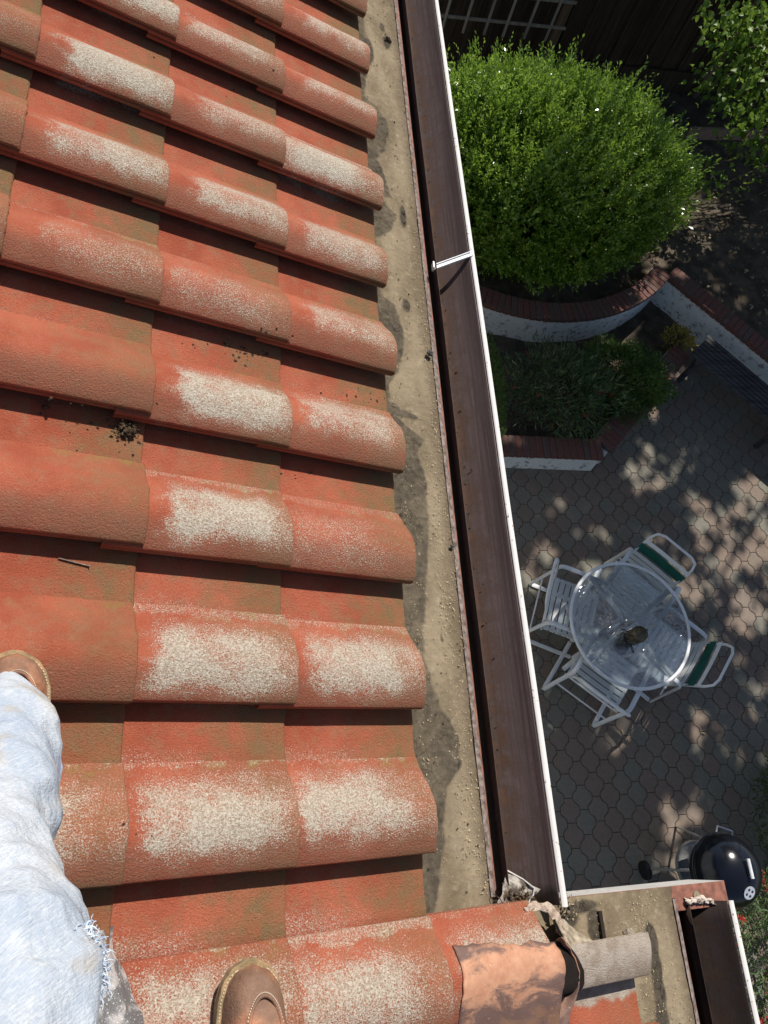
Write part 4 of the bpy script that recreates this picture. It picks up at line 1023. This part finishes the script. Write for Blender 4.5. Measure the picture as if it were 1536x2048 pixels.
for _ in range(420):
    y = rng.uniform(-.2, 3.2); x = .700 + abs(rng.normal()) * .022 + .014; pts.append((np.array([x, y, 4.684 - .0915 + max(0, (x - .742)) * 1.0]), NA))
crumbs(mb, pts, np.abs(rng.normal(.0016, .0010, len(pts))) + .0006); o = mb.build('gutter_silt', DARKBIT, None, smooth=False); tag(o, 'dark silt crumbs lying along the bottom of the long gutter', 'silt', kind='stuff')
# nail
u, v = RF(115, 1117, -.05); n0 = tile_n(u, v); a = RP(*RF(115, 1117, n0), n0 + .003); u, v = RF(178, 1132, -.05); n0 = tile_n(u, v); b = RP(*RF(178, 1132, n0 + .003), n0 + .003)
nl = MB(); nl.tube([a, a + (b - a) * .06, b], [.0005, .0019, .0019], 8); d = (b - a) / np.linalg.norm(b - a); nl.tube([b, b + d * .0016], .0045, 10); tag(nl.build('nail', NAILM, None), 'loose rusty nail lying in the tile valley left of centre', 'nail')
# tar patch on the lowest tile course by the knee
tp = MB(); tu0, tu1 = .10, .386
VV = np.linspace(-.62, -.06, 281); BASE = np.array([tile_n(.3795, v) for v in VV]); BASE = np.array([max(BASE[max(0, i - 10):i + 11]) for i in range(281)]); BASE = np.convolve(np.pad(BASE, 10, 'edge'), np.ones(21) / 21, 'valid')
def tar(fu, fv):
    v = -.142 - fv * .42 - .010 * mnoise.noise((fu * 5, 7, 0)); ue = .388 + .042 * min(1, max(0, (fv - .10) / .22)) + .008 * mnoise.noise((fv * 9, 2, 0)); u = tu0 + (ue - tu0) * fu
    ed = min(1, fu * 6, (1 - fu) * 9 + .0, fv * 9 + .1)
    n_ = float(np.interp(v, VV, BASE)) - .002 + ed * (.008 + .007 * mnoise.noise((fu * 5, fv * 7, 1)) + .004 * mnoise.noise((fu * 14, fv * 19, 4))) - .016 * max(0, fu - .93) / .07
    return tuple(RP(u, v, n_))
tp.grid(tar, 50, 70); o = tp.build('tar_patch', TAR, house, autos=False)

# ================================================================== PATIO FURNITURE
def chair_parts(root):
    for s_ in (-1, 1):
        m = MB(); x = s_ * .285
        pts = [(x, -.30, .016), (x, -.27, .30), (x, -.245, .60), (x, -.225, .632), (x, -.18, .645), (x, .16, .645), (x, .22, .635), (x, .245, .60), (x, .262, .30), (x, .28, .03), (x, .265, .014), (x, -.28, .014)]
        m.tube(pts, (.008, .022), 8, closed=True, flat=(0, 0, 1)); m.v = [(p[0], p[1], p[2]) for p in m.v]
        o = m.build('side_frame', WHITE, root)
    m = MB()
    for s_ in (-1, 1): m.tube([(s_ * .25, .25, .43), (s_ * .25, -.20, .40)], .011, 8)
    m.tube([(-.285, .25, .43), (.285, .25, .43)], .010, 8); m.tube([(-.285, -.21, .40), (.285, -.21, .40)], .010, 8); m.build('seat_frame', WHITE, root)
    m = MB(); P = [(-.245, -.205, .40), (-.245, -.27, .62), (-.242, -.345, .80), (-.215, -.378, .862), (-.15, -.392, .885), (.15, -.392, .885), (.215, -.378, .862), (.242, -.345, .80), (.245, -.27, .62), (.245, -.205, .40)]
    m.tube(P, .0125, 8); m.build('back_hoop', WHITE, root)
    m = MB(); m.tube([(-.285, -.262, .24), (.285, -.262, .24)], .008, 8); m.build('stretcher', WHITE, root)
    def strap(m, a, b, w, up, sag):
        a = np.array(a); b = np.array(b); n_ = 8; up = np.array(up, float); d = unit(b - a); sd = np.cross(d, up)
        vs = []
        for i in range(n_ + 1):
            f = i / n_; p = a + (b - a) * f - up * sag * math.sin(math.pi * f)
            for q, h in ((-.5, -.0015), (.5, -.0015), (.5, .0015), (-.5, .0015)): vs.append(p + sd * w * q + up * h)
        m.add(vs, [(i * 4 + k, i * 4 + (k + 1) % 4, (i + 1) * 4 + (k + 1) % 4, (i + 1) * 4 + k) for i in range(n_) for k in range(4)])
    m = MB()
    for i in range(8):
        y = .232 - i * .0575; z = .43 + (y - .25) * .0667 + .012; strap(m, (-.263, y, z), (.263, y, z), .047, (0, 0, 1), .016)
        for s_ in (-1, 1): m.box((s_ * .264, y, z - .016), (.004, .047, .03))
    m.build('seat', STRAP_W, root, smooth=False)
    m = MB(); g_ = MB(); dv = unit(np.array([0, -.055, .18])); up = np.array([0, dv[2], -dv[1]])
    for i, (z, w_) in enumerate(((.475, .045), (.53, .045), (.585, .045), (.672, .10), (.752, .045))):
        y = np.interp(z, [.40, .62, .80, .862], [-.205, -.27, -.345, -.378]) + .014
        strap(g_ if i == 3 else m, (-.258, y, z), (.258, y, z), w_, (0, .956, .29), .012)
    m.build('backrest', STRAP_W, root, smooth=False); g_.build('green_strap', STRAP_G, root, smooth=False)
STRAP_W = simple('white_vinyl_strap', (.84, .85, .84), .5, .4, 0, .06, 20); STRAP_G = simple('green_vinyl_strap', (.008, .105, .075), .45, .4, 0, .2, 20)
ch = thing('patio_chair', (0, 0, 0), 'x', 'chair', 'patio chairs around the glass table'); chair_parts(ch)
def hoop(a, b): 
    A_ = G(*a, .86)[:2]; B_ = G(*b, .86)[:2]; return (A_ + B_) / 2
TC = G(1262, 1248, .72)[:2]
spots = [((1133, 1097), (1088, 1215), 'white strap chair closest to the long gutter, tucked in at left of the table'), ((1310, 1070), (1390, 1135), 'white strap chair with full green band facing us beyond the glass table'),
         ((1460, 1290), (1420, 1368), 'white strap chair with green band on the grill side right of the table'), ((1170, 1360), (1265, 1430), 'white strap chair seen from behind, nearest the house corner below the table')]
yaw_fix = [.12, 0, 0, 0]
for k, (a, b, lab) in enumerate(spots):
    if k == 0: o = ch
    else:
        o = ch.copy(); COL.objects.link(o)
        for c_ in ch.children:
            d = c_.copy(); COL.objects.link(d); d.parent = o
    hm = hoop(a, b); A_ = G(*a, .86)[:2]; B_ = G(*b, .86)[:2]; t_ = (B_ - A_) / np.linalg.norm(B_ - A_); f_ = np.array([-t_[1], t_[0]])
    if f_ @ (TC - hm) < 0: f_ = -f_
    pos_ = hm + f_ * .35; o.location = (pos_[0], pos_[1], .003); o.rotation_euler = (0, 0, math.atan2(-f_[0], f_[1]) + yaw_fix[k]); o['label'] = lab
tb_ = thing('patio_table', (TC[0], TC[1], 0), 'round glass patio table with white rim and rippled top', 'table')
TR = .575
def glass():
    m = Mat('rippled_glass', .1, .5); t = m.t; out = t.nodes['Material Output']; p = m.obj(); n1 = m.noise(m.vscale(p, (1, 1, 1)), 34, 2, .5, .6); n2 = m.noise(p, 9, 2)
    bp = m.n('ShaderNodeBump'); m.put(bp.inputs['Height'], m.math('ADD', n1, m.math('MULTIPLY', n2, .6))); bp.inputs['Distance'].default_value = .010; bp.inputs['Strength'].default_value = .45
    gl = m.n('ShaderNodeBsdfGlossy'); gl.inputs['Roughness'].default_value = .16; gl.inputs['Color'].default_value = (.95, .97, 1, 1); t.links.new(bp.outputs[0], gl.inputs['Normal'])
    rf_ = m.n('ShaderNodeBsdfRefraction'); rf_.inputs['Roughness'].default_value = .03; rf_.inputs['IOR'].default_value = 1.07; rf_.inputs['Color'].default_value = (.82, .90, .93, 1); t.links.new(bp.outputs[0], rf_.inputs['Normal'])
    tr_ = m.n('ShaderNodeBsdfTransparent'); tr_.inputs['Color'].default_value = (.80, .88, .90, 1)
    mx0 = m.n('ShaderNodeMixShader'); mx0.inputs[0].default_value = .35; t.links.new(rf_.outputs[0], mx0.inputs[1]); t.links.new(tr_.outputs[0], mx0.inputs[2])
    lw = m.n('ShaderNodeLayerWeight'); lw.inputs['Blend'].default_value = .5; t.links.new(bp.outputs[0], lw.inputs['Normal'])
    mx = m.n('ShaderNodeMixShader'); m.put(mx.inputs[0], m.mapr(lw.outputs['Fresnel'], 0, .5, .05, .24)); t.links.new(mx0.outputs[0], mx.inputs[1]); t.links.new(gl.outputs[0], mx.inputs[2])
    df = m.n('ShaderNodeBsdfDiffuse'); df.inputs['Color'].default_value = (.42, .50, .56, 1)
    mx2 = m.n('ShaderNodeMixShader'); mx2.inputs[0].default_value = .02; t.links.new(mx.outputs[0], mx2.inputs[1]); t.links.new(df.outputs[0], mx2.inputs[2]); t.links.new(mx2.outputs[0], out.inputs[0])
    return m.m
m = MB(); m.lathe([(.030, 0), (.2, 0), (.4, 0), (TR - .008, 0)], (TC[0], TC[1], .720), 64); m.build('glass_top', glass(), tb_)
m = MB(); m.tube([(TC[0] + TR * math.cos(a), TC[1] + TR * math.sin(a), .716) for a in np.linspace(0, 2 * math.pi, 73)[:-1]], (.013, .016), 10, closed=True, flat=(0, 0, 1)); m.build('rim', WHITE, tb_)
ang0 = math.atan2(*(G(1190, 1165, .70)[:2] - TC)[::-1])
for k in range(4):
    a = ang0 + k * math.pi / 2; d = np.array([math.cos(a), math.sin(a)]); m = MB()
    P_ = [(*(TC + d * (TR - .01)), .700), (*(TC + d * .36), .695), (*(TC + d * .16), .690), (*(TC + d * .085), .660), (*(TC + d * .07), .60), (*(TC + d * .075), .35), (*(TC + d * .12), .18), (*(TC + d * .30), .06), (*(TC + d * .46), .012)]
    m.tube(P_, (.012, .024), 10, flat=(0, 0, 1)); m.build('leg', WHITE, tb_)
OLIVE = simple('olive_metal', (.17, .16, .12), .45, .4, .3, .2, 40)
m = MB(); m.tube([(TC[0], TC[1], .42), (TC[0], TC[1], .60)], .022, 14); m.build('umbrella_sleeve', OLIVE, tb_)
ub_ = thing('umbrella_base', (TC[0] - .01, TC[1], 0), 'olive metal umbrella stand under the centre of the glass table', 'umbrella stand')
m = MB(); m.lathe([(.0, .05), (.08, .05), (.19, .04), (.215, .02), (.215, 0), (0, 0)], (TC[0], TC[1], .002), 32); m.build('foot', OLIVE, ub_)
m = MB(); m.lathe([(.0001, .41), (.026, .41), (.026, .06), (.0001, .06)], (TC[0], TC[1], 0), 18); m.build('sleeve', OLIVE, ub_)
m = MB(); m.tube([(TC[0] + .03, TC[1] - .02, .30), (TC[0] + .085, TC[1] - .05, .31)], .008, 8); m.tube([(TC[0] + .085, TC[1] - .05, .31), (TC[0] + .10, TC[1] - .06, .31)], .02, 10); m.build('knob', OLIVE, ub_)
# lantern on the table
LC = G(1262, 1276, .735)[:2]
ln = thing('table_lantern', (LC[0], LC[1], .722), 'bronze glass lantern standing at the middle of the glass table', 'lantern')
BRZ = simple('bronze_glass', (.10, .082, .045), .25, .6, .35, .3, 18); BRD = simple('dark_bronze', (.045, .037, .025), .4, .5, .5, .3, 40)
m = MB(); m.lathe([(.0001, .012), (.060, .012), (.072, .03), (.074, .10), (.070, .17), (.058, .185), (.0001, .185)], (LC[0], LC[1], .722), 28); m.build('body', BRZ, ln)
m = MB(); m.lathe([(.0001, 0), (.066, 0), (.066, .014), (.0001, .014)], (LC[0], LC[1], .7222), 24); m.build('base_ring', BRD, ln)
m = MB(); m.lathe([(.060, .183), (.066, .188), (.060, .195), (.03, .200), (.0001, .200)], (LC[0], LC[1], .722), 24); m.build('cap', BRZ, ln)
m = MB(); m.tube([(LC[0] + .078 * math.cos(a), LC[1] + .03 * math.sin(a * 2), .722 + .12 + .13 * math.sin(a)) for a in np.linspace(0, math.pi, 14)], .0035, 6); m.build('handle', BRD, ln)
m = MB()
for k in range(9):
    a = rng.uniform(1.8, 4.6); r0 = .05; p = np.array([LC[0], LC[1], .725]); m.tube([p + np.array([math.cos(a) * r0, math.sin(a) * r0, .01]), p + np.array([math.cos(a + .3) * .10, math.sin(a + .3) * .10, rng.uniform(.02, .06)]), p + np.array([math.cos(a + .5) * .13, math.sin(a + .5) * .13, .004])], .004, 5)
m.build('wire_frame', BRD, ln)

# ---- kettle grill
KC = G(1466, 1742, .82)[:2]
kg = thing('kettle_grill', (KC[0], KC[1], 0), 'black enamel kettle grill with white lid handle at the patio corner', 'grill')
BLK = Mat('black_enamel', .15, .5); BLK.color((.006, .007, .011)); BLK = BLK.m; STEEL = simple('dull_steel', (.55, .55, .54), .38, .5, .75, .15, 40); RUB = simple('black_rubber', (.015, .015, .017), .6, .3)
cz = .72; kr = .276
lid = [(kr + .006, -.004), (kr + .007, .012), (kr, .018)] + [(kr * math.cos(a), .018 + .215 * math.sin(a)) for a in np.linspace(.06, math.pi / 2 - .02, 18)] + [(.0005, .2335)]
m = MB(); m.lathe(lid, (KC[0], KC[1], cz), 56); lo = m.build('lid', BLK, kg)
m = MB(); m.lathe([(kr + .003, -.006), (kr + .008, -.012), (kr, -.02)] + [(kr * math.cos(a), -.02 - .22 * math.sin(a)) for a in np.linspace(.06, 1.5, 14)] + [(.001, -.24)], (KC[0], KC[1], cz), 48); m.build('bowl', BLK, kg)
m = MB(); hx = KC[0] + .045; hy = KC[1] + .02; hz = cz + .225
m.tube([(hx, hy - .07, hz + .035), (hx, hy + .07, hz + .035)], (.011, .014), 10, flat=(0, 0, 1)); ho = m.build('handle', simple('pale_handle', (.66, .66, .67), .4, .4, 0, .1), lo)
m = MB()
for s_ in (-1, 1): m.tube([(hx, hy + s_ * .058, hz - .01), (hx, hy + s_ * .058, hz + .03)], .006, 8)
m.build('handle_post', STEEL, lo)
# vent disc with four holes
vc = np.array([KC[0] + .030, KC[1] - .150, 0]); rr = math.hypot(.030, .150); vz = cz + .018 + .215 * math.sqrt(1 - (rr / kr) ** 2); nn = unit(np.array([.030 / kr ** 2, -.150 / kr ** 2, (vz - cz - .018) / .215 ** 2])); ax = unit(np.cross(nn, np.array([0, 1, 0]))); ay = np.cross(nn, ax)
def disc(mb, c, r, h, seg=24):
    vs = [c + (ax * math.cos(a) + ay * math.sin(a)) * r + nn * z for z in (0, h) for a in np.linspace(0, 2 * math.pi, seg + 1)[:-1]]
    mb.add(vs, [(k, (k + 1) % seg, seg + (k + 1) % seg, seg + k) for k in range(seg)] + [tuple(range(seg, 2 * seg))])
c0 = np.array([vc[0], vc[1], vz]) + nn * .002; m = MB(); disc(m, c0, .052, .004); vo = m.build('vent_disc', simple('silver_vent', (.72, .74, .78), .3, .5, .4, .1), lo, smooth=False)
m = MB()
for k in range(4): a = k * math.pi / 2 + .3; disc(m, c0 + (ax * math.cos(a) + ay * math.sin(a)) * .027 + nn * .0035, .0105, .0015, 14)
m.build('vent_hole', RUB, vo, smooth=False)
m = MB(); m.lathe([(.0001, 0), (.19, 0), (.20, .006), (.20, .05), (.194, .05), (.192, .01), (.0001, .008)], (KC[0] - .02, KC[1] + .02, .36), 40); m.build('ash_catcher', STEEL, kg)
for k, a in enumerate((math.radians(178), math.radians(75), math.radians(-50))):
    m = MB(); d = np.array([math.cos(a), math.sin(a)]); foot = KC + d * .34; m.tube([(*(KC + d * .20), .56), (*foot, .08 if k == 0 else .0)], .011, 10); m.build('leg', STEEL, kg)
wq = KC + np.array([-.345, 0.0]) + np.array([.0, .0]); 
m = MB(); m.tube([(wq[0] - .02, wq[1] - .002, .08), (wq[0] + .025, wq[1] + .002, .08)], [.078, .078], 24); m.build('wheel', RUB, kg, bevel=.008)
m = MB(); d = np.array([.35, .94]); hp = KC + d * (kr + .045); t_ = np.array([-d[1], d[0]])
m.tube([(*(KC + d * kr + t_ * .07), cz - .05), (*(hp + t_ * .07), cz - .045), (*(hp - t_ * .07), cz - .045), (*(KC + d * kr - t_ * .07), cz - .05)], .008, 8); m.build('side_handle', simple('pale_handle_side', (.60, .60, .62), .4, .4, 0, .1), kg)

# ================================================================== PERSON (legs of the photographer)
pe = thing('person', tuple(RP(.3, -.3, .0)), 'person in torn pale blue jeans and brown moccasin boots standing on the roof', 'person')
LEATHER = Mat('brown_leather', .6, .35); p_ = LEATHER.obj(); a_ = LEATHER.noise(p_, 30, 6, .65); b_ = LEATHER.noise(p_, 9, 3); c_ = LEATHER.noise(p_, 260, 3, .7)
cc_ = LEATHER.mix(LEATHER.mapr(a_, .3, .7), (.23, .095, .050), (.46, .215, .12)); cc_ = LEATHER.mix(LEATHER.mapr(b_, .46, .64, 0, .7), cc_, (.15, .10, .07)); cc_ = LEATHER.mix(LEATHER.mapr(c_, .62, .7, 0, .4), cc_, (.60, .42, .32)); LEATHER.color(cc_); LEATHER.bump(LEATHER.math('ADD', a_, LEATHER.math('MULTIPLY', c_, .4)), .005, .9); LEATHER = LEATHER.m
WELT = simple('tan_welt', (.34, .225, .12), .8, .2, 0, .35, 50, .002, (.20, .15, .08)); STITCH = simple('cream_stitch', (.62, .50, .38), .8, .2, 0, .15); SOLE = simple('pale_sole', (.36, .27, .17), .9, .2, 0, .4, 30, .002)
def shoe(label, u, v_toe, yaw, n0, length=.30, wid=.112):
    # local: x across, y towards the toe (0 heel .. length), z up from the sole
    root = link('boot', None) if False else None
    def hw(t):      # half width along the length
        k = np.interp(t, [0, .06, .18, .38, .55, .70, .82, .91, .965, 1.0], [.45, .66, .76, .76, .90, 1.0, .95, .78, .52, .0]); return k * wid / 2
    def cx(t): return .006 * math.sin(t * 3.0)
    T = np.concatenate([np.linspace(0, .9, 26), 1 - (1 - np.linspace(.0, 1, 12)[1:]) ** 2 * .1])
    Mx = Matrix.Translation(Vector(RP(u, v_toe, n0))) @ ROOF_ROT @ Matrix.Rotation(yaw, 4, 'Z') @ Matrix.Translation((0, -length, 0))
    def put(mb, name, mat, parent, **k):
        mb.v = [tuple(Mx @ Vector(p)) for p in mb.v]; return mb.build(name, mat, parent, **k)
    up = MB()
    def upper(fu, fv):
        t = T[min(int(round(fu * (len(T) - 1))), len(T) - 1)]; a = math.pi * fv; w_ = hw(t)
        h = np.interp(t, [0, .1, .3, .45, .6, .75, .88, .95, 1.0], [.13, .14, .135, .112, .084, .066, .056, .045, .024])
        cxx, cz_ = math.cos(a), math.sin(a); p = 2.7
        k = (abs(cxx) ** p + abs(cz_) ** p) ** (-1 / p); x = cxx * k * w_; z = cz_ * k * h
        plug = np.clip((abs(x) / max(w_, 1e-4) - .52) / .10, 0, 1) if t < .80 else 1.0
        z -= .0045 * plug * (1 if t > .4 else 0)
        z += .0022 * mnoise.noise((x * 40, t * 14, label.__len__())) + (.0025 * math.sin(t * 70 + x * 30) if .50 < t < .66 else 0)
        return (x + cx(t), t * length, .024 + z)
    up.grid(upper, len(T) - 1, 36); bo = put(up, 'boot', LEATHER, pe, autos=False); bo['label'] = label
    so_ = MB(); 
    for off, z0, z1, mi in ((.006, 0, .017, 0), (.0085, .017, .026, 1)):
        ring = []
        for t in T: ring.append((hw(t) + off * (1 if t < .97 else 1) + cx(t), t * length + off * (2 * t - 1) * (abs(2 * t - 1) ** 6), t))
        for t in T[::-1]: ring.append((-hw(t) - off + cx(t), t * length + off * (2 * t - 1) * (abs(2 * t - 1) ** 6), t))
        n_ = len(ring); so_.mi = mi; vs = [(x, y, z) for z in (z0, z1) for x, y, t in ring]
        so_.add(vs, [(i, (i + 1) % n_, n_ + (i + 1) % n_, n_ + i) for i in range(n_)] + [tuple(range(n_, 2 * n_)), tuple(range(n_))[::-1]])
    put(so_, 'welt', [SOLE, WELT], bo, bevel=.002)
    st_ = MB(); sm_ = MB()
    def surf(x, t):
        w_ = hw(t); h = np.interp(t, [0, .1, .3, .45, .6, .75, .88, .95, 1.0], [.13, .14, .135, .112, .084, .066, .056, .045, .024]); r = min(abs(x) / max(w_, 1e-4), .98); return .024 + h * (1 - r ** 2.7) ** (1 / 2.7)
    U = []
    for f in np.linspace(0, 1, 50):
        a = math.pi * f; x = math.cos(a); t = .45 + .41 * min(1, math.sin(a) * 1.0) ** .55; xx = x * .60 * hw(min(t, .70)); U.append((xx + cx(t), t * length, surf(xx, t) + .0005))
    sm_.tube(U, .0030, 8); put(sm_, 'moc_seam', LEATHER, bo)
    for i in range(1, len(U) - 1):
        p, q = np.array(U[i]), np.array(U[i + 1]); c = np.array([cx(.6), .6 * length, 0]); o_ = unit((p - c) * np.array([1, 1, 0])); p = p + o_ * .0048; q = q + o_ * .0048
        for w3 in (p, q): w3[2] = surf(w3[0] - cx(w3[1] / length), w3[1] / length) + .0008
        st_.tube([p + (q - p) * .08, p + (q - p) * .72], .00115, 5)
    R_ = [(s_ * (hw(t) + .0042) + cx(t), t * length, .0268) for s_, tt in ((1, np.linspace(.42, .975, 34)), (-1, np.linspace(.975, .42, 34))) for t in tt]
    for i in range(len(R_) - 1):
        p, q = np.array(R_[i]), np.array(R_[i + 1]); st_.tube([p + (q - p) * .1, p + (q - p) * .65], .0011, 5)
    put(st_, 'stitching', STITCH, bo)
    return bo
shoe('brown moc toe boot set flat at the bottom of the picture', .604, -.222, math.radians(-3), tile_n(.607, -.33) + .002)
shoe('brown moc toe boot peeping out under the jeans hem', .160, .312, math.radians(-2), tile_n(.16, .29) + .002)
# jeans
def denim():
    m = Mat('washed_denim', .9, .15); p = m.pos(); big = m.noise(p, 6, 4, .6, .6); mid = m.noise(m.vscale(p, (1, 1, 2)), 24, 5, .6); fine = m.noise(m.vscale(p, (1, .35, 1)), 620, 2, .6)
    c = m.mix(m.mapr(big, .36, .64), (.35, .405, .48), (.55, .57, .59)); c = m.mix(m.mapr(mid, .45, .7, 0, .5), c, (.52, .55, .60)); c = m.mix(m.mapr(fine, .50, .64, 0, .28), c, (.24, .32, .45))
    st = m.mapr(m.noise(p, 13, 4, .5), .56, .70); c = m.mix(m.math('MULTIPLY', st, .6), c, (.44, .36, .25)); vr = m.n('ShaderNodeVectorRotate'); m.put(vr.inputs['Vector'], p); vr.inputs['Axis'].default_value = (.2, .3, 1); vr.inputs['Angle'].default_value = .75; tw = m.noise(m.vscale(vr.outputs[0], (520, 36, 120)), 1.0, 2, .6); c = m.mix(m.mapr(tw, .47, .58, 0, .26), c, (.29, .36, .46)); c = m.mix(m.mapr(tw, .47, .38, 0, .2), c, (.68, .70, .72))
    m.color(c); m.bump(m.math('ADD', mid, m.math('MULTIPLY', tw, .25)), .008, .8); return m.m
DENIM = denim()
edge_px = [(88, 1432, .098, .078), (106, 1462, .140, .084), (122, 1485, .185, .088), (126, 1530, .22, .088), (121, 1580, .26, .084), (124, 1622, .30, .084), (104, 1668, .335, .082), (110, 1722, .38, .088), (132, 1790, .42, .095), (154, 1845, .45, .101), (183, 1905, .48, .106), (205, 1970, .50, .108), (224, 2048, .515, .112)]
def loft(rings, seed, name=None, seg=44):
    mb = MB(); Pn = [np.array(r[0]) for r in rings]; vs = []; N_ = 70; K = np.linspace(0, len(rings) - 1, N_)
    for q, k in enumerate(K):
        i = min(int(k), len(rings) - 2); f = k - i; f2 = f * f * (3 - 2 * f) * .5 + f * .5
        c = Pn[i] * (1 - f2) + Pn[i + 1] * f2; r = rings[i][1] * (1 - f2) + rings[i + 1][1] * f2
        t = unit(Pn[min(i + 1, len(Pn) - 1)] - Pn[max(i - 1, 0)] if f < .5 else Pn[min(i + 2, len(Pn) - 1)] - Pn[i])
        x = unit(np.array([1., 0, 0]) - t * t[0]); y = np.cross(t, x)
        for s_ in range(seg):
            a = 2 * math.pi * s_ / seg; d = x * math.cos(a) + y * math.sin(a)
            L_ = q / N_ * 9.0
            w1 = 1 - abs(mnoise.noise((L_ * .9 + a * .55, math.cos(a) * 1.2, seed))) * 2.2      # sharp creases running round and down the leg
            w2 = 1 - abs(mnoise.noise((L_ * 1.7 - a * .8, math.sin(a) * 1.6, seed + 9))) * 2.4
            wr = .009 * max(-.4, w1) * .8 + .007 * max(-.3, w2) - .010 + .004 * mnoise.noise((L_ * 3.5, a * 2.2, seed)) + .004 * mnoise.noise((L_ * .6, a * .8, seed + 2))
            vs.append(c + d * (r + wr))
    fs = [(i * seg + k, i * seg + (k + 1) % seg, (i + 1) * seg + (k + 1) % seg, (i + 1) * seg + k) for i in range(N_ - 1) for k in range(seg)]
    fs += [tuple(range(seg))[::-1], tuple((N_ - 1) * seg + k for k in range(seg))]
    mb.add(vs, fs); return mb
rl = []
for px, py, n_, r in edge_px:
    u, v = RF(px, py, n_); rl.append((RP(u - r * .985, v, n_), r))
ku, kv = RF(224, 2048, .515)
rl += [(RP(.03, -.26, .60), .115), (RP(.08, -.36, .69), .122), (RP(.12, -.48, .80), .130)]
rr_ = [(RP(.607, -.43, .07), .075), (RP(.60, -.44, .20), .078), (RP(.57, -.43, .35), .082), (RP(.53, -.42, .47), .090), (RP(.46, -.47, .62), .105), (RP(.38, -.53, .80), .128)]
pv = [(RP(.26, -.50, .74), .15), (RP(.26, -.52, .84), .175), (RP(.27, -.54, .95), .170), (RP(.28, -.55, 1.03), .155)]
J = MB()
for rings, sd_ in ((rl, 1.3), (rr_, 7.7), (pv, 4.4)):
    q = loft(rings, sd_); J.add(q.v, q.f)
jo = J.build('jeans', DENIM, pe, autos=False)
rm = jo.modifiers.new('weld', 'REMESH'); rm.mode = 'VOXEL'; rm.voxel_size = .005; rm.use_smooth_shade = True
sm2 = jo.modifiers.new('soft', 'SMOOTH'); sm2.iterations = 2
# torn knee: frayed threads over a dark patch painted as the slit's shade
def knee_pt(px, py, n_): return RP(*RF(px, py, n_), n_)
fry = MB(); FR = simple('frayed_threads', (.58, .63, .69), .9, .1, 0, .4, 90, 0, (.30, .39, .53))
for k in range(520):
    f = rng.random(); bx, by = np.interp(f, [0, .3, .6, .85, 1], [158, 168, 183, 184, 172]), 1862 + f * 112
    a = knee_pt(bx + rng.normal() * 7, by + rng.normal() * 8, .537 + rng.normal() * .005); d = unit(rng.normal(size=3) + np.array([.7, .1, .2])); P_ = [a]; st_ = rng.uniform(.0018, .0042)
    for q in range(7):
        d = unit(d + rng.normal(size=3) * .55 + np.array([.05, -.15, -.05])); P_.append(P_[-1] + d * st_)
    fry.tube(P_, [.0007, .0008, .0008, .0007, .0007, .0006, .0005, .0003], 5)
fry.build('frayed_threads', FR, jo)
hol = MB()
def hole(fu, fv):
    px = np.interp(fu, [0, .5, 1], [160, 162, 174]) + (fv - .5) * 16 * math.sin(math.pi * fu); return tuple(knee_pt(px, 1905 + fu * 78, .552 + .002 * mnoise.noise((fu * 6, fv * 3, 0))))
hol.grid(hole, 16, 6); hol.build('slit_shade', simple('painted_slit_shade', (.10, .12, .17), .95, .1), jo, autos=False)
def slit2(fu, fv):
    px = 113 + (fv - .5) * 15 * math.sin(math.pi * min(1, fu + .12)) + fu * 4; return tuple(knee_pt(px, 1500 + fu * 72, .24 + .035 * fu))
hol = MB(); hol.grid(slit2, 14, 6); hol.build('slit_shade', simple('painted_fold_shade', (.16, .17, .22), .95, .1), jo, autos=False)  # dark patch coloured as the shade inside a small rip
